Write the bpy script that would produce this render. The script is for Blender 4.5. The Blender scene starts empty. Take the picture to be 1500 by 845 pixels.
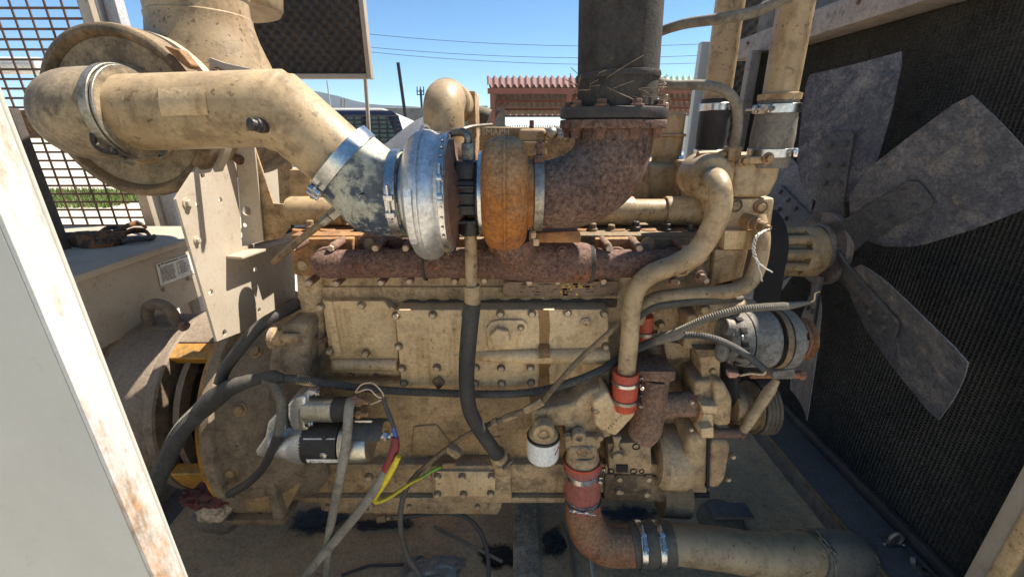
import bpy, bmesh, math, random
from mathutils import Vector, Matrix, Quaternion, noise
random.seed(7)
V = Vector
R = math.radians

# ------------------------------------------------------------------ camera, sky, sun, exposure
PITCH, FPX, EYE = R(20.5), 620.0, 1.55
scene = bpy.context.scene
COL = scene.collection
cam_data = bpy.data.cameras.new('camera')
cam = bpy.data.objects.new('camera', cam_data); COL.objects.link(cam)
cam.location = (0, 0, EYE); cam.rotation_euler = (R(90) - PITCH, 0, 0)
cam_data.sensor_width = 36; cam_data.lens = 36 * FPX / 1500
cam_data.clip_start = 0.05; cam_data.clip_end = 40000
scene.camera = cam

SUN_EL, SUN_AZ = R(58), R(66)          # azimuth measured from +Y (away from the camera) towards +X
world = bpy.data.worlds.new('World'); scene.world = world; world.use_nodes = True
wn = world.node_tree.nodes; bg = wn['Background']
sky = wn.new('ShaderNodeTexSky'); sky.sky_type = 'NISHITA'; sky.sun_disc = False
sky.sun_elevation = SUN_EL; sky.sun_rotation = SUN_AZ
sky.air_density = 1.0; sky.dust_density = 0.0; sky.ozone_density = 1.4; sky.altitude = 3000
hsv = wn.new('ShaderNodeHueSaturation'); hsv.inputs['Hue'].default_value = .493; hsv.inputs['Saturation'].default_value = 1.16
world.node_tree.links.new(sky.outputs[0], hsv.inputs['Color']); world.node_tree.links.new(hsv.outputs[0], bg.inputs[0]); bg.inputs[1].default_value = 0.064
sun_data = bpy.data.lights.new('sun', 'SUN'); sun_data.energy = 4.0; sun_data.angle = R(0.5); sun_data.color = (1, .94, .85)
sun = bpy.data.objects.new('sun', sun_data); COL.objects.link(sun)
sdir = V((math.sin(SUN_AZ) * math.cos(SUN_EL), math.cos(SUN_AZ) * math.cos(SUN_EL), math.sin(SUN_EL)))
sun.rotation_euler = sdir.to_track_quat('Z', 'Y').to_euler(); sun.location = (6, 3, 9)
scene.view_settings.view_transform = 'Standard'; scene.view_settings.look = 'None'
scene.view_settings.exposure = 1.52; scene.view_settings.gamma = 1.0
scene.view_settings.use_curve_mapping = False

# ------------------------------------------------------------------ pixel -> place
CT, ST = math.cos(PITCH), math.sin(PITCH)
def ray(px, py):
    u = (px - 750) / FPX; v = (py - 422.5) / FPX
    return V((u, CT - v * ST, -ST - v * CT))
def p(px, py, Y):
    d = ray(px, py); q = d * (Y / d.y); q.z += EYE; return q
def pX(px, py, X):
    d = ray(px, py); q = d * (X / d.x); q.z += EYE; return q
def pZ(px, py, Z):
    d = ray(px, py); q = d * ((Z - EYE) / d.z); q.z += EYE; return q
def mpp(px, py, Y):                      # metres that one photo pixel covers at this place
    return Y / ray(px, py).y / FPX

# ------------------------------------------------------------------ materials
MATS = {}
def mat(name, a, b=None, grime=.3, rust=0., dust=.2, rough=.6, metal=0., bump=.2, sc=1., gcol=(.05, .036, .024),
        rcol=(.2, .065, .02), dcol=(.36, .28, .19), spec=.4, fine=160., chip=None, speck=0., grain=.3, rvec=None, streak=0., scol=(.24, .125, .04)):
    m = bpy.data.materials.new(name); m.use_nodes = True; nt = m.node_tree; N = nt.nodes; L = nt.links.new
    bs = N['Principled BSDF']; b = b or tuple(c * .72 for c in a)
    geo = N.new('ShaderNodeNewGeometry')
    def nz(scale, det=6, ro=.62, vec=None, off=None):
        t = N.new('ShaderNodeTexNoise'); t.inputs['Scale'].default_value = scale; t.inputs['Detail'].default_value = det; t.inputs['Roughness'].default_value = ro
        src = geo.outputs['Position']
        if vec or off:
            mp = N.new('ShaderNodeMapping'); mp.inputs['Scale'].default_value = vec or (1, 1, 1); mp.inputs['Location'].default_value = off or (0, 0, 0)
            L(src, mp.inputs[0]); src = mp.outputs[0]
        L(src, t.inputs['Vector']); return t.outputs['Fac']
    def ramp(x, lo, hi, top=1.):
        r = N.new('ShaderNodeMapRange'); r.inputs[1].default_value = lo; r.inputs[2].default_value = hi; r.inputs[4].default_value = top
        L(x, r.inputs[0]); return r.outputs[0]
    def mul(x, y):
        k = N.new('ShaderNodeMath'); k.operation = 'MULTIPLY'; L(x, k.inputs[0])
        if isinstance(y, (int, float)): k.inputs[1].default_value = y
        else: L(y, k.inputs[1])
        return k.outputs[0]
    def mix(f, x, y):
        k = N.new('ShaderNodeMix'); k.data_type = 'RGBA'; L(f, k.inputs[0])
        for v, s in ((x, 6), (y, 7)):
            if isinstance(v, tuple): k.inputs[s].default_value = (*v, 1)
            else: L(v, k.inputs[s])
        return k.outputs[2]
    n1 = nz(5 * sc); n2 = nz(21 * sc, 8, .72, off=(3, 1, 7))
    col = mix(ramp(n1, .36, .64), a, b)
    rg = rough; mtl = None
    if chip:
        col = mix(ramp(nz(30 * sc, 9, .75, off=(9, 2, 4)), .45, .53), col, chip)
    if grime > 0:
        g = mul(ramp(n2, .62 - .3 * grime, .74 - .24 * grime), min(1, .35 + .6 * grime)); col = mix(g, col, gcol)
        g2 = mul(ramp(nz(2.6 * sc, 5, .6, off=(7, 3, 2)), .46, .66), min(.8, grime)); col = mix(g2, col, tuple((x + 2 * y) / 3 for x, y in zip(a, gcol)))
        st = mul(ramp(nz(1, 5, .6, vec=(26 * sc, 26 * sc, 2.2 * sc)), .56, .74), mul(ramp(n1, .40, .60), .75 * min(1, grime * 1.3)))
        col = mix(st, col, gcol)
    if streak > 0:
        s1 = ramp(nz(1, 6, .65, vec=(34 * sc, 34 * sc, 2.6 * sc), off=(2, 9, 5)), .50, .68); s2 = ramp(nz(7 * sc, 6, .65, off=(8, 8, 1)), .42, .62)
        col = mix(mul(mul(s1, s2), streak), col, scol)
    if speck > 0:
        sk = mul(ramp(nz(75 * sc, 3, .55, off=(2, 6, 1)), .69 - .09 * speck, .72 - .09 * speck), ramp(n1, .38, .58)); col = mix(mul(sk, .85), col, tuple(c * .8 for c in gcol))
    if rust > 0:
        rm = ramp(nz(13 * sc, 10, .76, off=(5, 5, 5), vec=rvec), .70 - .28 * rust, .76 - .22 * rust)
        col = mix(mul(rm, .85), col, mix(ramp(nz(60 * sc, 4), .4, .6), rcol, tuple(c * .45 for c in rcol)))
        mtl = rm
    if dust > 0:
        sx = N.new('ShaderNodeSeparateXYZ'); L(geo.outputs['Normal'], sx.inputs[0])
        dm = mul(mul(ramp(sx.outputs[2], .05, .9), dust), ramp(n2, .25, .6)); col = mix(dm, col, dcol)
        dm2 = mul(ramp(nz(9 * sc, 8, .7, off=(1, 8, 3)), .5, .75), dust * .55); col = mix(dm2, col, dcol)
    if grain > 0:
        gm = N.new('ShaderNodeMapRange'); gm.inputs[1].default_value = .3; gm.inputs[2].default_value = .7; gm.inputs[3].default_value = 1 - grain; gm.inputs[4].default_value = 1 + grain
        L(nz(110 * sc, 5, .75, off=(4, 4, 9)), gm.inputs[0]); mm = N.new('ShaderNodeVectorMath'); mm.operation = 'SCALE'; L(col, mm.inputs[0]); L(gm.outputs[0], mm.inputs['Scale']); col = mm.outputs[0]
    L(col, bs.inputs['Base Color'])
    rr = N.new('ShaderNodeMapRange'); rr.inputs[3].default_value = max(.03, rg - .14); rr.inputs[4].default_value = min(1, rg + .22); L(n2, rr.inputs[0])
    L(rr.outputs[0], bs.inputs['Roughness'])
    bs.inputs['Specular IOR Level'].default_value = spec
    if metal > 0:
        if mtl is not None:
            k = N.new('ShaderNodeMapRange'); k.inputs[3].default_value = metal; k.inputs[4].default_value = 0; L(mtl, k.inputs[0]); L(k.outputs[0], bs.inputs['Metallic'])
        else: bs.inputs['Metallic'].default_value = metal
    if bump > 0:
        bp = N.new('ShaderNodeBump'); bp.inputs['Strength'].default_value = min(1, bump * 2); bp.inputs['Distance'].default_value = .0016
        L(nz(fine * sc, 4, .6), bp.inputs['Height'])
        b2 = N.new('ShaderNodeBump'); b2.inputs['Strength'].default_value = min(1, bump * 1.4); b2.inputs['Distance'].default_value = .006
        L(n2, b2.inputs['Height']); L(bp.outputs[0], b2.inputs['Normal']); L(b2.outputs[0], bs.inputs['Normal'])
    MATS[name] = m; return name

mat('tan', (.53, .365, .19), (.36, .235, .115), grime=.5, rust=.16, dust=.5, rough=.6, bump=.4, gcol=(.075, .046, .025), speck=.6, dcol=(.43, .36, .27), streak=1., scol=(.19, .095, .033), grain=.32)
mat('tan_clean', (.66, .47, .25), (.53, .365, .185), grime=.36, rust=.14, dust=.4, rough=.5, bump=.22, gcol=(.2, .115, .048), speck=.5, dcol=(.54, .46, .345), grain=.22, streak=1., scol=(.28, .15, .045))
mat('tan_pipe', (.45, .325, .18), (.33, .23, .12), grime=.48, rust=.14, dust=.3, rough=.42, bump=.12, gcol=(.11, .066, .03), speck=.8, dcol=(.47, .365, .235), grain=.12, streak=.5, scol=(.22, .12, .045))
mat('tan_brown', (.44, .295, .145), (.33, .215, .10), grime=.4, rust=.1, dust=.3, rough=.7, bump=.35, gcol=(.11, .068, .034), speck=.4, dcol=(.42, .31, .18), streak=.6, scol=(.15, .085, .035))
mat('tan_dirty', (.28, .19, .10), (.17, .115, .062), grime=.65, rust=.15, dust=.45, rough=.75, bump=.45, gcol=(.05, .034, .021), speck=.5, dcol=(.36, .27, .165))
mat('tan_rust', (.38, .21, .085), (.30, .12, .035), grime=.45, rust=.6, dust=.2, rough=.7, bump=.35, rcol=(.27, .08, .015))
mat('beige', (.46, .39, .30), (.40, .33, .245), grain=.08, grime=.2, rust=.24, dust=.1, rough=.5, bump=.06, rcol=(.32, .14, .075), speck=.25, gcol=(.2, .15, .09))
mat('door_white', (.52, .50, .43), (.48, .46, .39), grime=.05, rust=.03, dust=.0, rough=.45, bump=.02, gcol=(.3, .28, .22), grain=.03)
mat('door_edge', (.56, .55, .51), (.52, .50, .45), grime=.1, rust=.62, dust=.0, rough=.4, bump=.05, rcol=(.46, .22, .07), sc=.6, rvec=(1, 1, .28), grain=.1)
mat('manifold', (.12, .068, .055), (.16, .09, .06), grime=.3, rust=.5, dust=.3, rough=.9, bump=.7, rcol=(.21, .08, .035), dcol=(.30, .2, .15), gcol=(.05, .032, .032), grain=.75, spec=.2)
mat('rust_tan', (.27, .165, .105), (.20, .11, .07), grime=.4, rust=.35, dust=.4, rough=.9, bump=.7, rcol=(.18, .085, .05), dcol=(.36, .28, .2), gcol=(.07, .045, .035), grain=.6, spec=.2)
mat('fan_arm', (.05, .053, .062), (.075, .07, .07), grime=.4, rust=.2, dust=.5, rough=.6, bump=.25, rcol=(.15, .10, .08), dcol=(.25, .22, .18), gcol=(.02, .022, .028), grain=.5)
mat('elbow_rust', (.105, .064, .052), (.14, .082, .056), grime=.35, rust=.42, dust=.35, rough=.9, bump=.8, rcol=(.20, .075, .03), dcol=(.32, .25, .19), gcol=(.045, .032, .034), grain=.8, spec=.2)
mat('rust_orange', (.34, .135, .035), (.26, .088, .022), grime=.4, rust=.4, dust=.6, rough=.85, bump=.5, rcol=(.42, .16, .03), dcol=(.52, .36, .2), gcol=(.10, .06, .045), grain=.5, spec=.2)
mat('rust_hose', (.30, .115, .06), (.25, .13, .06), grime=.4, rust=.5, dust=.5, rough=.8, bump=.4, rcol=(.34, .14, .04), dcol=(.40, .29, .18), grain=.5, spec=.2)
mat('stack', (.036, .03, .025), (.055, .046, .036), grime=.4, rust=.3, dust=.12, rough=.85, bump=.3, gcol=(.012, .011, .011), dcol=(.12, .1, .06), rcol=(.11, .085, .05), grain=.4)
mat('flange_black', (.03, .028, .028), grime=.3, rust=.3, dust=.25, rough=.6, bump=.3)
mat('rubber', (.025, .024, .024), (.04, .037, .033), grime=.2, dust=.35, rough=.65, bump=.12, dcol=(.20, .165, .12), gcol=(.015, .014, .013))
mat('rubber_dusty', (.10, .085, .065), (.06, .052, .045), grime=.4, dust=.6, rough=.8, bump=.2, dcol=(.26, .215, .15))
mat('rubber_grey', (.20, .175, .14), (.13, .115, .095), grime=.45, dust=.6, rough=.8, bump=.25, dcol=(.34, .28, .2))
mat('loom', (.035, .036, .04), (.06, .06, .06), grime=.3, dust=.5, rough=.55, bump=.06, dcol=(.24, .21, .16))
mat('loom_dusty', (.17, .15, .12), (.10, .09, .075), grime=.4, dust=.6, rough=.75, bump=.12, dcol=(.33, .28, .2))
mat('boot', (.40, .385, .29), (.30, .30, .24), grime=.2, rust=0, dust=.35, rough=.6, bump=.15, chip=(.03, .045, .075), dcol=(.47, .43, .32), sc=.42, grain=.3)
mat('duct_rubber', (.34, .255, .15), (.22, .165, .10), grime=.6, dust=.5, rough=.7, bump=.2, gcol=(.06, .045, .03), speck=.3)
mat('steel', (.62, .60, .57), grime=.16, rust=.05, dust=.1, rough=.24, metal=1., bump=.05, gcol=(.10, .08, .05))
mat('steel_dirty', (.42, .38, .31), grime=.5, rust=.2, dust=.3, rough=.45, metal=.8, bump=.15)
mat('bolt', (.50, .39, .26), (.40, .29, .17), grime=.25, rust=.12, dust=.2, rough=.45, bump=.12)
mat('bolt_rust', (.16, .085, .055), (.12, .06, .042), grime=.35, rust=.4, dust=.3, rough=.85, bump=.4, grain=.5, rcol=(.2, .08, .035))
mat('bolt_tip', (.50, .36, .25), (.40, .27, .17), grime=.25, rust=.1, dust=.2, rough=.6, bump=.15)
mat('bolt_black', (.03, .03, .033), grime=.2, dust=.3, rough=.4, metal=.4, bump=.1)
mat('alu', (.62, .62, .61), (.52, .52, .51), grime=.22, dust=.12, rough=.36, metal=.85, bump=.12, gcol=(.16, .14, .11))
mat('alu_dull', (.24, .23, .21), (.16, .152, .135), grime=.6, dust=.7, rough=.65, metal=.15, bump=.35, gcol=(.045, .038, .03), dcol=(.34, .29, .22), speck=.9, grain=.4)
mat('zinc', (.60, .57, .48), grime=.2, dust=.1, rough=.3, metal=.9, bump=.05, gcol=(.2, .17, .1))
mat('black_paint', (.018, .018, .02), (.03, .03, .032), grime=.1, dust=.22, rough=.35, bump=.06, dcol=(.17, .14, .1))
mat('oily', (.012, .011, .011), (.025, .022, .02), grime=.2, dust=.05, rough=.28, bump=.3, dcol=(.09, .07, .05))
mat('filter_white', (.74, .72, .66), (.70, .68, .61), grime=.1, dust=.1, rough=.35, bump=.02, gcol=(.3, .22, .13))
mat('red_hose', (.50, .075, .03), (.40, .06, .028), grime=.25, dust=.25, rough=.5, bump=.1, gcol=(.13, .03, .02), dcol=(.42, .2, .12))
mat('red_hose_old', (.36, .10, .07), (.30, .09, .065), grime=.35, dust=.4, rough=.7, bump=.15, gcol=(.1, .05, .035), dcol=(.38, .24, .18))
mat('foam', (.075, .065, .058), (.10, .085, .075), grime=.2, dust=.15, rough=.95, bump=.3, spec=.15)
mat('core', (.055, .052, .048), (.08, .074, .064), grime=.3, dust=.12, rough=.8, bump=.6, fine=320, spec=.2, dcol=(.17, .15, .12), gcol=(.02, .02, .02), grain=.5)
mat('rail', (.12, .112, .108), (.16, .14, .12), grime=.4, rust=.15, dust=.3, rough=.7, bump=.25, dcol=(.24, .2, .16))
mat('rad_frame', (.30, .25, .21), (.22, .185, .16), grime=.35, rust=.3, dust=.2, rough=.7, bump=.15, rcol=(.2, .09, .06))
mat('fan_blade', (.125, .13, .15), (.085, .088, .105), grime=.75, rust=.42, dust=.9, rough=.6, bump=.3, rcol=(.2, .165, .14), dcol=(.34, .30, .255), gcol=(.028, .032, .046), grain=.6, sc=1.3)
mat('fan_spider', (.13, .105, .10), (.085, .07, .068), grime=.45, rust=.45, dust=.6, rough=.65, bump=.3, rcol=(.18, .10, .08), dcol=(.32, .27, .21), grain=.5)
mat('belt', (.014, .014, .015), grime=.1, dust=.12, rough=.7, bump=.08, dcol=(.1, .085, .07))
mat('yellow', (.50, .245, .025), (.40, .18, .02), grime=.5, rust=.15, dust=.25, rough=.55, bump=.15)
mat('gen_body', (.21, .155, .11), (.14, .10, .07), grime=.5, rust=.35, dust=.5, rough=.65, bump=.15, rcol=(.16, .08, .04), dcol=(.36, .28, .2), speck=.4)
mat('dark_inside', (.02, .018, .016), grime=.2, dust=.2, rough=.9, bump=.2, dcol=(.07, .055, .04))
mat('bell', (.30, .225, .145), (.215, .16, .105), grime=.5, rust=.15, dust=.5, rough=.75, bump=.3, dcol=(.33, .25, .16), gcol=(.05, .037, .025), speck=.4)
mat('floor_dirt', (.62, .40, .20), (.40, .255, .125), grime=.34, rust=.05, dust=.5, rough=.95, bump=1., gcol=(.06, .044, .03), dcol=(.52, .38, .235), sc=.8, speck=.4, grain=.3)
mat('floor_light', (.62, .48, .32), (.44, .33, .21), grime=.6, dust=.4, rough=.9, bump=.8, gcol=(.035, .027, .02), speck=1., grain=.5)
mat('oil', (.006, .005, .005), (.012, .009, .007), grime=0, dust=0, rough=.2, bump=1., spec=.4, fine=45, grain=0)
mat('varnish', (.24, .125, .035), (.19, .09, .025), grime=.3, dust=.1, rough=.4, bump=.05)
mat('sludge', (.10, .06, .032), (.05, .032, .02), grime=.5, dust=.3, rough=.45, bump=.5, dcol=(.2, .14, .08), gcol=(.02, .015, .01))
mat('label_white', (.70, .69, .65), (.66, .65, .6), grime=.1, dust=.1, rough=.5, bump=.0)
mat('ink', (.03, .03, .035), grime=0, dust=0, rough=.6, bump=0)
mat('ink_red', (.45, .06, .05), grime=0, dust=0, rough=.6, bump=0)
mat('chalk', (.62, .58, .5), grime=.3, dust=0, rough=.9, bump=0, gcol=(.3, .25, .18), sc=4)
mat('brass_plate', (.20, .13, .085), (.14, .09, .06), grime=.35, rust=.3, dust=.2, rough=.45, metal=.3, bump=.15)
mat('brass_bright', (.62, .42, .10), (.45, .3, .08), grime=.4, dust=.1, rough=.4, metal=.4, bump=.1)
mat('brass', (.36, .22, .10), (.26, .15, .07), grime=.4, rust=.25, dust=.3, rough=.5, metal=.3, bump=.15)
mat('wire_cream', (.62, .45, .28), grime=.1, dust=.1, rough=.5, bump=0)
mat('connector_pink', (.55, .26, .19), grime=.3, dust=.2, rough=.5, bump=.05)
mat('wire_white', (.72, .70, .64), grime=.15, dust=.1, rough=.5, bump=0)
mat('wire_yellow', (.72, .55, .03), grime=.1, dust=.05, rough=.4, bump=0)
mat('wire_green', (.22, .42, .05), grime=.15, dust=.1, rough=.45, bump=0)
mat('wire_red', (.30, .025, .03), grime=.2, dust=.15, rough=.5, bump=.05)
mat('wire_blue', (.03, .09, .33), grime=.1, dust=.1, rough=.4, bump=0)
mat('cable_grey', (.30, .27, .21), (.20, .175, .135), grime=.5, dust=.5, rough=.75, bump=.15, gcol=(.06, .05, .04), dcol=(.38, .33, .25))
mat('rag', (.32, .12, .025), (.20, .07, .02), grime=.5, dust=.15, rough=.95, bump=.4, chip=(.03, .022, .018), sc=1.3)
mat('wood', (.26, .19, .125), (.18, .13, .085), grime=.4, dust=.3, rough=.9, bump=.3)
mat('mesh_wire', (.16, .09, .06), (.12, .065, .045), grime=.3, rust=.3, dust=.2, rough=.8, bump=.1)
mat('ground', (.52, .46, .37), (.44, .39, .31), grime=.12, dust=.0, rough=.95, bump=.4, sc=.25, fine=40, gcol=(.28, .24, .18))
mat('grass', (.10, .16, .035), (.16, .19, .05), grime=.1, dust=0, rough=.9, bump=0)
mat('wall_grey', (.26, .25, .23), (.2, .19, .175), grime=.3, dust=.1, rough=.9, bump=.2, sc=.3)
mat('white_wall', (.62, .6, .55), grime=.1, dust=.1, rough=.8, bump=0, sc=.3)
mat('maroon', (.19, .085, .07), (.14, .062, .052), grime=.3, rust=.25, dust=.15, rough=.7, bump=.05, dcol=(.3, .2, .17), sc=.4)
mat('red_oxide', (.24, .085, .06), (.18, .07, .05), grime=.2, rust=.2, dust=.2, rough=.7, bump=.05, sc=.4)
mat('roof_under', (.24, .16, .125), (.17, .11, .085), grime=.3, rust=.2, dust=.2, rough=.8, bump=.05, sc=.4)
mat('roof_green', (.22, .36, .26), (.17, .28, .2), grime=.1, dust=.2, rough=.6, bump=.05, sc=.4)
mat('truck_paint', (.55, .53, .47), (.5, .48, .42), grime=.1, dust=.2, rough=.35, bump=.02)
mat('truck_blue', (.03, .04, .085), grime=.1, dust=.25, rough=.35, bump=.02, dcol=(.2, .18, .15))
mat('cowl', (.46, .46, .46), (.40, .40, .41), grime=.12, dust=.15, rough=.5, bump=.03)
mat('pole_dark', (.03, .03, .04), grime=.1, dust=.1, rough=.7, bump=.05)
mat('hill', (.05, .05, .04), (.04, .042, .035), grime=.1, dust=0, rough=1, bump=0, sc=.001)
mat('orange_plastic', (.62, .09, .03), grime=.05, dust=.1, rough=.5, bump=0)
mat('blue_tarp', (.07, .20, .42), (.05, .14, .3), grime=.1, dust=.1, rough=.5, bump=0)
mat('plastic_bag', (.26, .235, .2), (.18, .16, .14), grime=.4, dust=.3, rough=.45, bump=.2)
mat('rag_red', (.24, .03, .03), (.10, .015, .018), grime=.5, dust=.1, rough=.9, bump=.3, chip=(.05, .03, .03), sc=1.5, grain=.3)
mat('stone', (.14, .12, .095), (.09, .075, .06), grime=.4, dust=.4, rough=.95, bump=.5)
def soften(name):                                              # feathered, broken edge for spilt oil
    nt = MATS[name].node_tree; N = nt.nodes; L = nt.links.new; bs = N['Principled BSDF']
    tc = N.new('ShaderNodeTexCoord'); vm = N.new('ShaderNodeVectorMath'); vm.operation = 'SUBTRACT'; vm.inputs[1].default_value = (.5, .5, 0); L(tc.outputs['Generated'], vm.inputs[0])
    v2 = N.new('ShaderNodeVectorMath'); v2.operation = 'MULTIPLY'; v2.inputs[1].default_value = (2, 2, 0); L(vm.outputs[0], v2.inputs[0])
    ln = N.new('ShaderNodeVectorMath'); ln.operation = 'LENGTH'; L(v2.outputs[0], ln.inputs[0])
    g = N.new('ShaderNodeNewGeometry'); t = N.new('ShaderNodeTexNoise'); t.inputs['Scale'].default_value = 17; t.inputs['Detail'].default_value = 8; t.inputs['Roughness'].default_value = .7; L(g.outputs['Position'], t.inputs['Vector'])
    ad = N.new('ShaderNodeMath'); ad.operation = 'MULTIPLY_ADD'; L(t.outputs['Fac'], ad.inputs[0]); ad.inputs[1].default_value = 1.5; L(ln.outputs['Value'], ad.inputs[2])
    mr = N.new('ShaderNodeMapRange'); mr.inputs[1].default_value = 1.28; mr.inputs[2].default_value = 1.55; mr.inputs[3].default_value = 1; mr.inputs[4].default_value = 0; L(ad.outputs[0], mr.inputs[0]); L(mr.outputs[0], bs.inputs['Alpha'])
soften('oil')
mg = bpy.data.materials.new('window_glass'); mg.use_nodes = True
_b = mg.node_tree.nodes['Principled BSDF']; _b.inputs['Base Color'].default_value = (.35, .5, .44, 1); _b.inputs['Roughness'].default_value = .06
_b.inputs['Transmission Weight'].default_value = .55; _b.inputs['IOR'].default_value = 1.1; MATS['window_glass'] = mg

# ------------------------------------------------------------------ mesh building
def catmull(pts, k=8):
    pts = [V(q) for q in pts]; out = []
    e = [pts[0] * 2 - pts[1]] + pts + [pts[-1] * 2 - pts[-2]]
    for i in range(1, len(e) - 2):
        a, b, c, d = e[i - 1:i + 3]
        for j in range(k):
            t = j / k
            out.append(.5 * ((2 * b) + (c - a) * t + (2 * a - 5 * b + 4 * c - d) * t * t + (3 * b - a - 3 * c + d) * t ** 3))
    return out + [pts[-1]]
def lerp_list(r, n):
    if not isinstance(r, (list, tuple)): return [r] * n
    o = []
    for i in range(n):
        f = i / (n - 1) * (len(r) - 1); k = min(int(f), len(r) - 2); o.append(r[k] + (r[k + 1] - r[k]) * (f - k))
    return o
class B:
    def __init__(s): s.bm = bmesh.new()
    def absorb(s, tb):
        m = bpy.data.meshes.new('tmp'); tb.to_mesh(m); tb.free(); s.bm.from_mesh(m); bpy.data.meshes.remove(m); return s
    def prism(s, front, back, bevel=0, seg=2):
        tb = bmesh.new(); f = [tb.verts.new(q) for q in front]; b = [tb.verts.new(q) for q in back]; n = len(f)
        tb.faces.new(f); tb.faces.new(b[::-1])
        for i in range(n): tb.faces.new((f[i], b[i], b[(i + 1) % n], f[(i + 1) % n]))
        bmesh.ops.recalc_face_normals(tb, faces=tb.faces)
        if bevel: bmesh.ops.bevel(tb, geom=tb.edges[:], offset=bevel, segments=seg, profile=.5, affect='EDGES', clamp_overlap=True)
        return s.absorb(tb)
    def slab(s, poly, Y, depth, bevel=.004, seg=2):          # outline in photo pixels on the plane Y, running back by depth
        f = [p(x, y, Y) for x, y in poly]; return s.prism(f, [q + V((0, depth, 0)) for q in f], bevel, seg)
    def rslab(s, x0, y0, x1, y1, Y, depth, bevel=.004, seg=2): # upright rectangle in metres, its corners read at photo pixels
        a = p(x0, y0, Y); c = p(x1, y1, Y)
        return s.box(((a.x + c.x) / 2, Y + depth / 2, (a.z + c.z) / 2), (abs(c.x - a.x), depth, abs(a.z - c.z)), bevel, seg=seg)
    def box(s, c, size, bevel=0, rot=None, seg=2):
        tb = bmesh.new(); bmesh.ops.create_cube(tb, size=1)
        M = Matrix.Translation(c) @ (rot.to_matrix().to_4x4() if rot is not None else Matrix()) @ Matrix.Diagonal((*size, 1))
        bmesh.ops.transform(tb, matrix=M, verts=tb.verts)
        if bevel: bmesh.ops.bevel(tb, geom=tb.edges[:], offset=min(bevel, min(size) * .45), segments=seg, profile=.5, affect='EDGES', clamp_overlap=True)
        return s.absorb(tb)
    def tube(s, pts, r, n=16, cap=True, sy=1.):
        pts = [V(q) for q in pts]; m = len(pts); rr = lerp_list(r, m); tb = s.bm; rings = []
        t0 = (pts[1] - pts[0]).normalized(); u = t0.orthogonal().normalized()
        for i in range(m):
            t = (pts[min(i + 1, m - 1)] - pts[max(i - 1, 0)]).normalized()
            u = (u - t * u.dot(t)).normalized(); w = t.cross(u)
            rings.append([tb.verts.new(pts[i] + (u * math.cos(2 * math.pi * k / n) + w * math.sin(2 * math.pi * k / n) * sy) * rr[i]) for k in range(n)])
        for a, b in zip(rings, rings[1:]):
            for k in range(n): tb.faces.new((a[k], a[(k + 1) % n], b[(k + 1) % n], b[k]))
        if cap: tb.faces.new(rings[0][::-1]); tb.faces.new(rings[-1])
        return s
    def lathe(s, o, ax, prof, n=36, cap=True, squash=None):
        o = V(o); ax = V(ax).normalized(); u = ax.orthogonal().normalized(); w = ax.cross(u); tb = s.bm; rings = []
        for t, r in prof:
            r = max(r, 1e-4); rings.append([tb.verts.new(o + ax * t + (u * math.cos(2 * math.pi * k / n) + w * math.sin(2 * math.pi * k / n)) * r) for k in range(n)])
        for a, b in zip(rings, rings[1:]):
            for k in range(n): tb.faces.new((a[k], a[(k + 1) % n], b[(k + 1) % n], b[k]))
        if cap: tb.faces.new(rings[0][::-1]); tb.faces.new(rings[-1])
        return s
    def cyl(s, a, b, r, n=24, ch=.002, r2=None):
        a, b = V(a), V(b); L = (b - a).length; r2 = r if r2 is None else r2; ch = min(ch, r * .4, L * .4)
        return s.lathe(a, b - a, [(0, r - ch), (ch, r), (L - ch, r2), (L, r2 - ch)], n)
    def hexa(s, a, ax, r, h):
        return s.lathe(a, ax, [(0, r), (h * .8, r), (h, r * .86)], 6)
    def ball(s, c, r, sx=(1, 1, 1), n=16):
        tb = bmesh.new(); bmesh.ops.create_uvsphere(tb, u_segments=n, v_segments=n // 2, radius=r)
        bmesh.ops.transform(tb, matrix=Matrix.Translation(c) @ Matrix.Diagonal((*sx, 1)), verts=tb.verts); return s.absorb(tb)
    def sheet(s, outer, holes, thick):                          # flat plate with real holes
        tb = bmesh.new(); es = []
        for loop in [outer] + holes:
            vs = [tb.verts.new(q) for q in loop]
            es += [tb.edges.new((vs[i], vs[(i + 1) % len(vs)])) for i in range(len(vs))]
        bmesh.ops.triangle_fill(tb, use_beauty=True, edges=es)
        ex = bmesh.ops.extrude_face_region(tb, geom=tb.faces[:])
        bmesh.ops.translate(tb, vec=thick, verts=[v for v in ex['geom'] if isinstance(v, bmesh.types.BMVert)])
        bmesh.ops.recalc_face_normals(tb, faces=tb.faces); return s.absorb(tb)
    def rough(s, amp, f=14, cuts=0):
        if cuts: bmesh.ops.subdivide_edges(s.bm, edges=s.bm.edges[:], cuts=cuts, use_grid_fill=True)
        for v in s.bm.verts: v.co += noise.noise_vector(v.co * f) * amp
        return s
WPOS = {}
def place(o, at, parent):
    WPOS[o.name] = V(at); COL.objects.link(o)
    if parent is not None: o.parent = parent; o.location = V(at) - WPOS[parent.name]
    else: o.location = V(at)
def props(o, label=None, cat=None, group=None, kind=None):
    for k, v in (('label', label), ('category', cat), ('group', group), ('kind', kind)):
        if v: o[k] = v
    return o
def thing(name, at, label, cat, group=None):
    o = bpy.data.objects.new(name, None); o.empty_display_size = .05; place(o, at, None); return props(o, label, cat, group)
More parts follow.
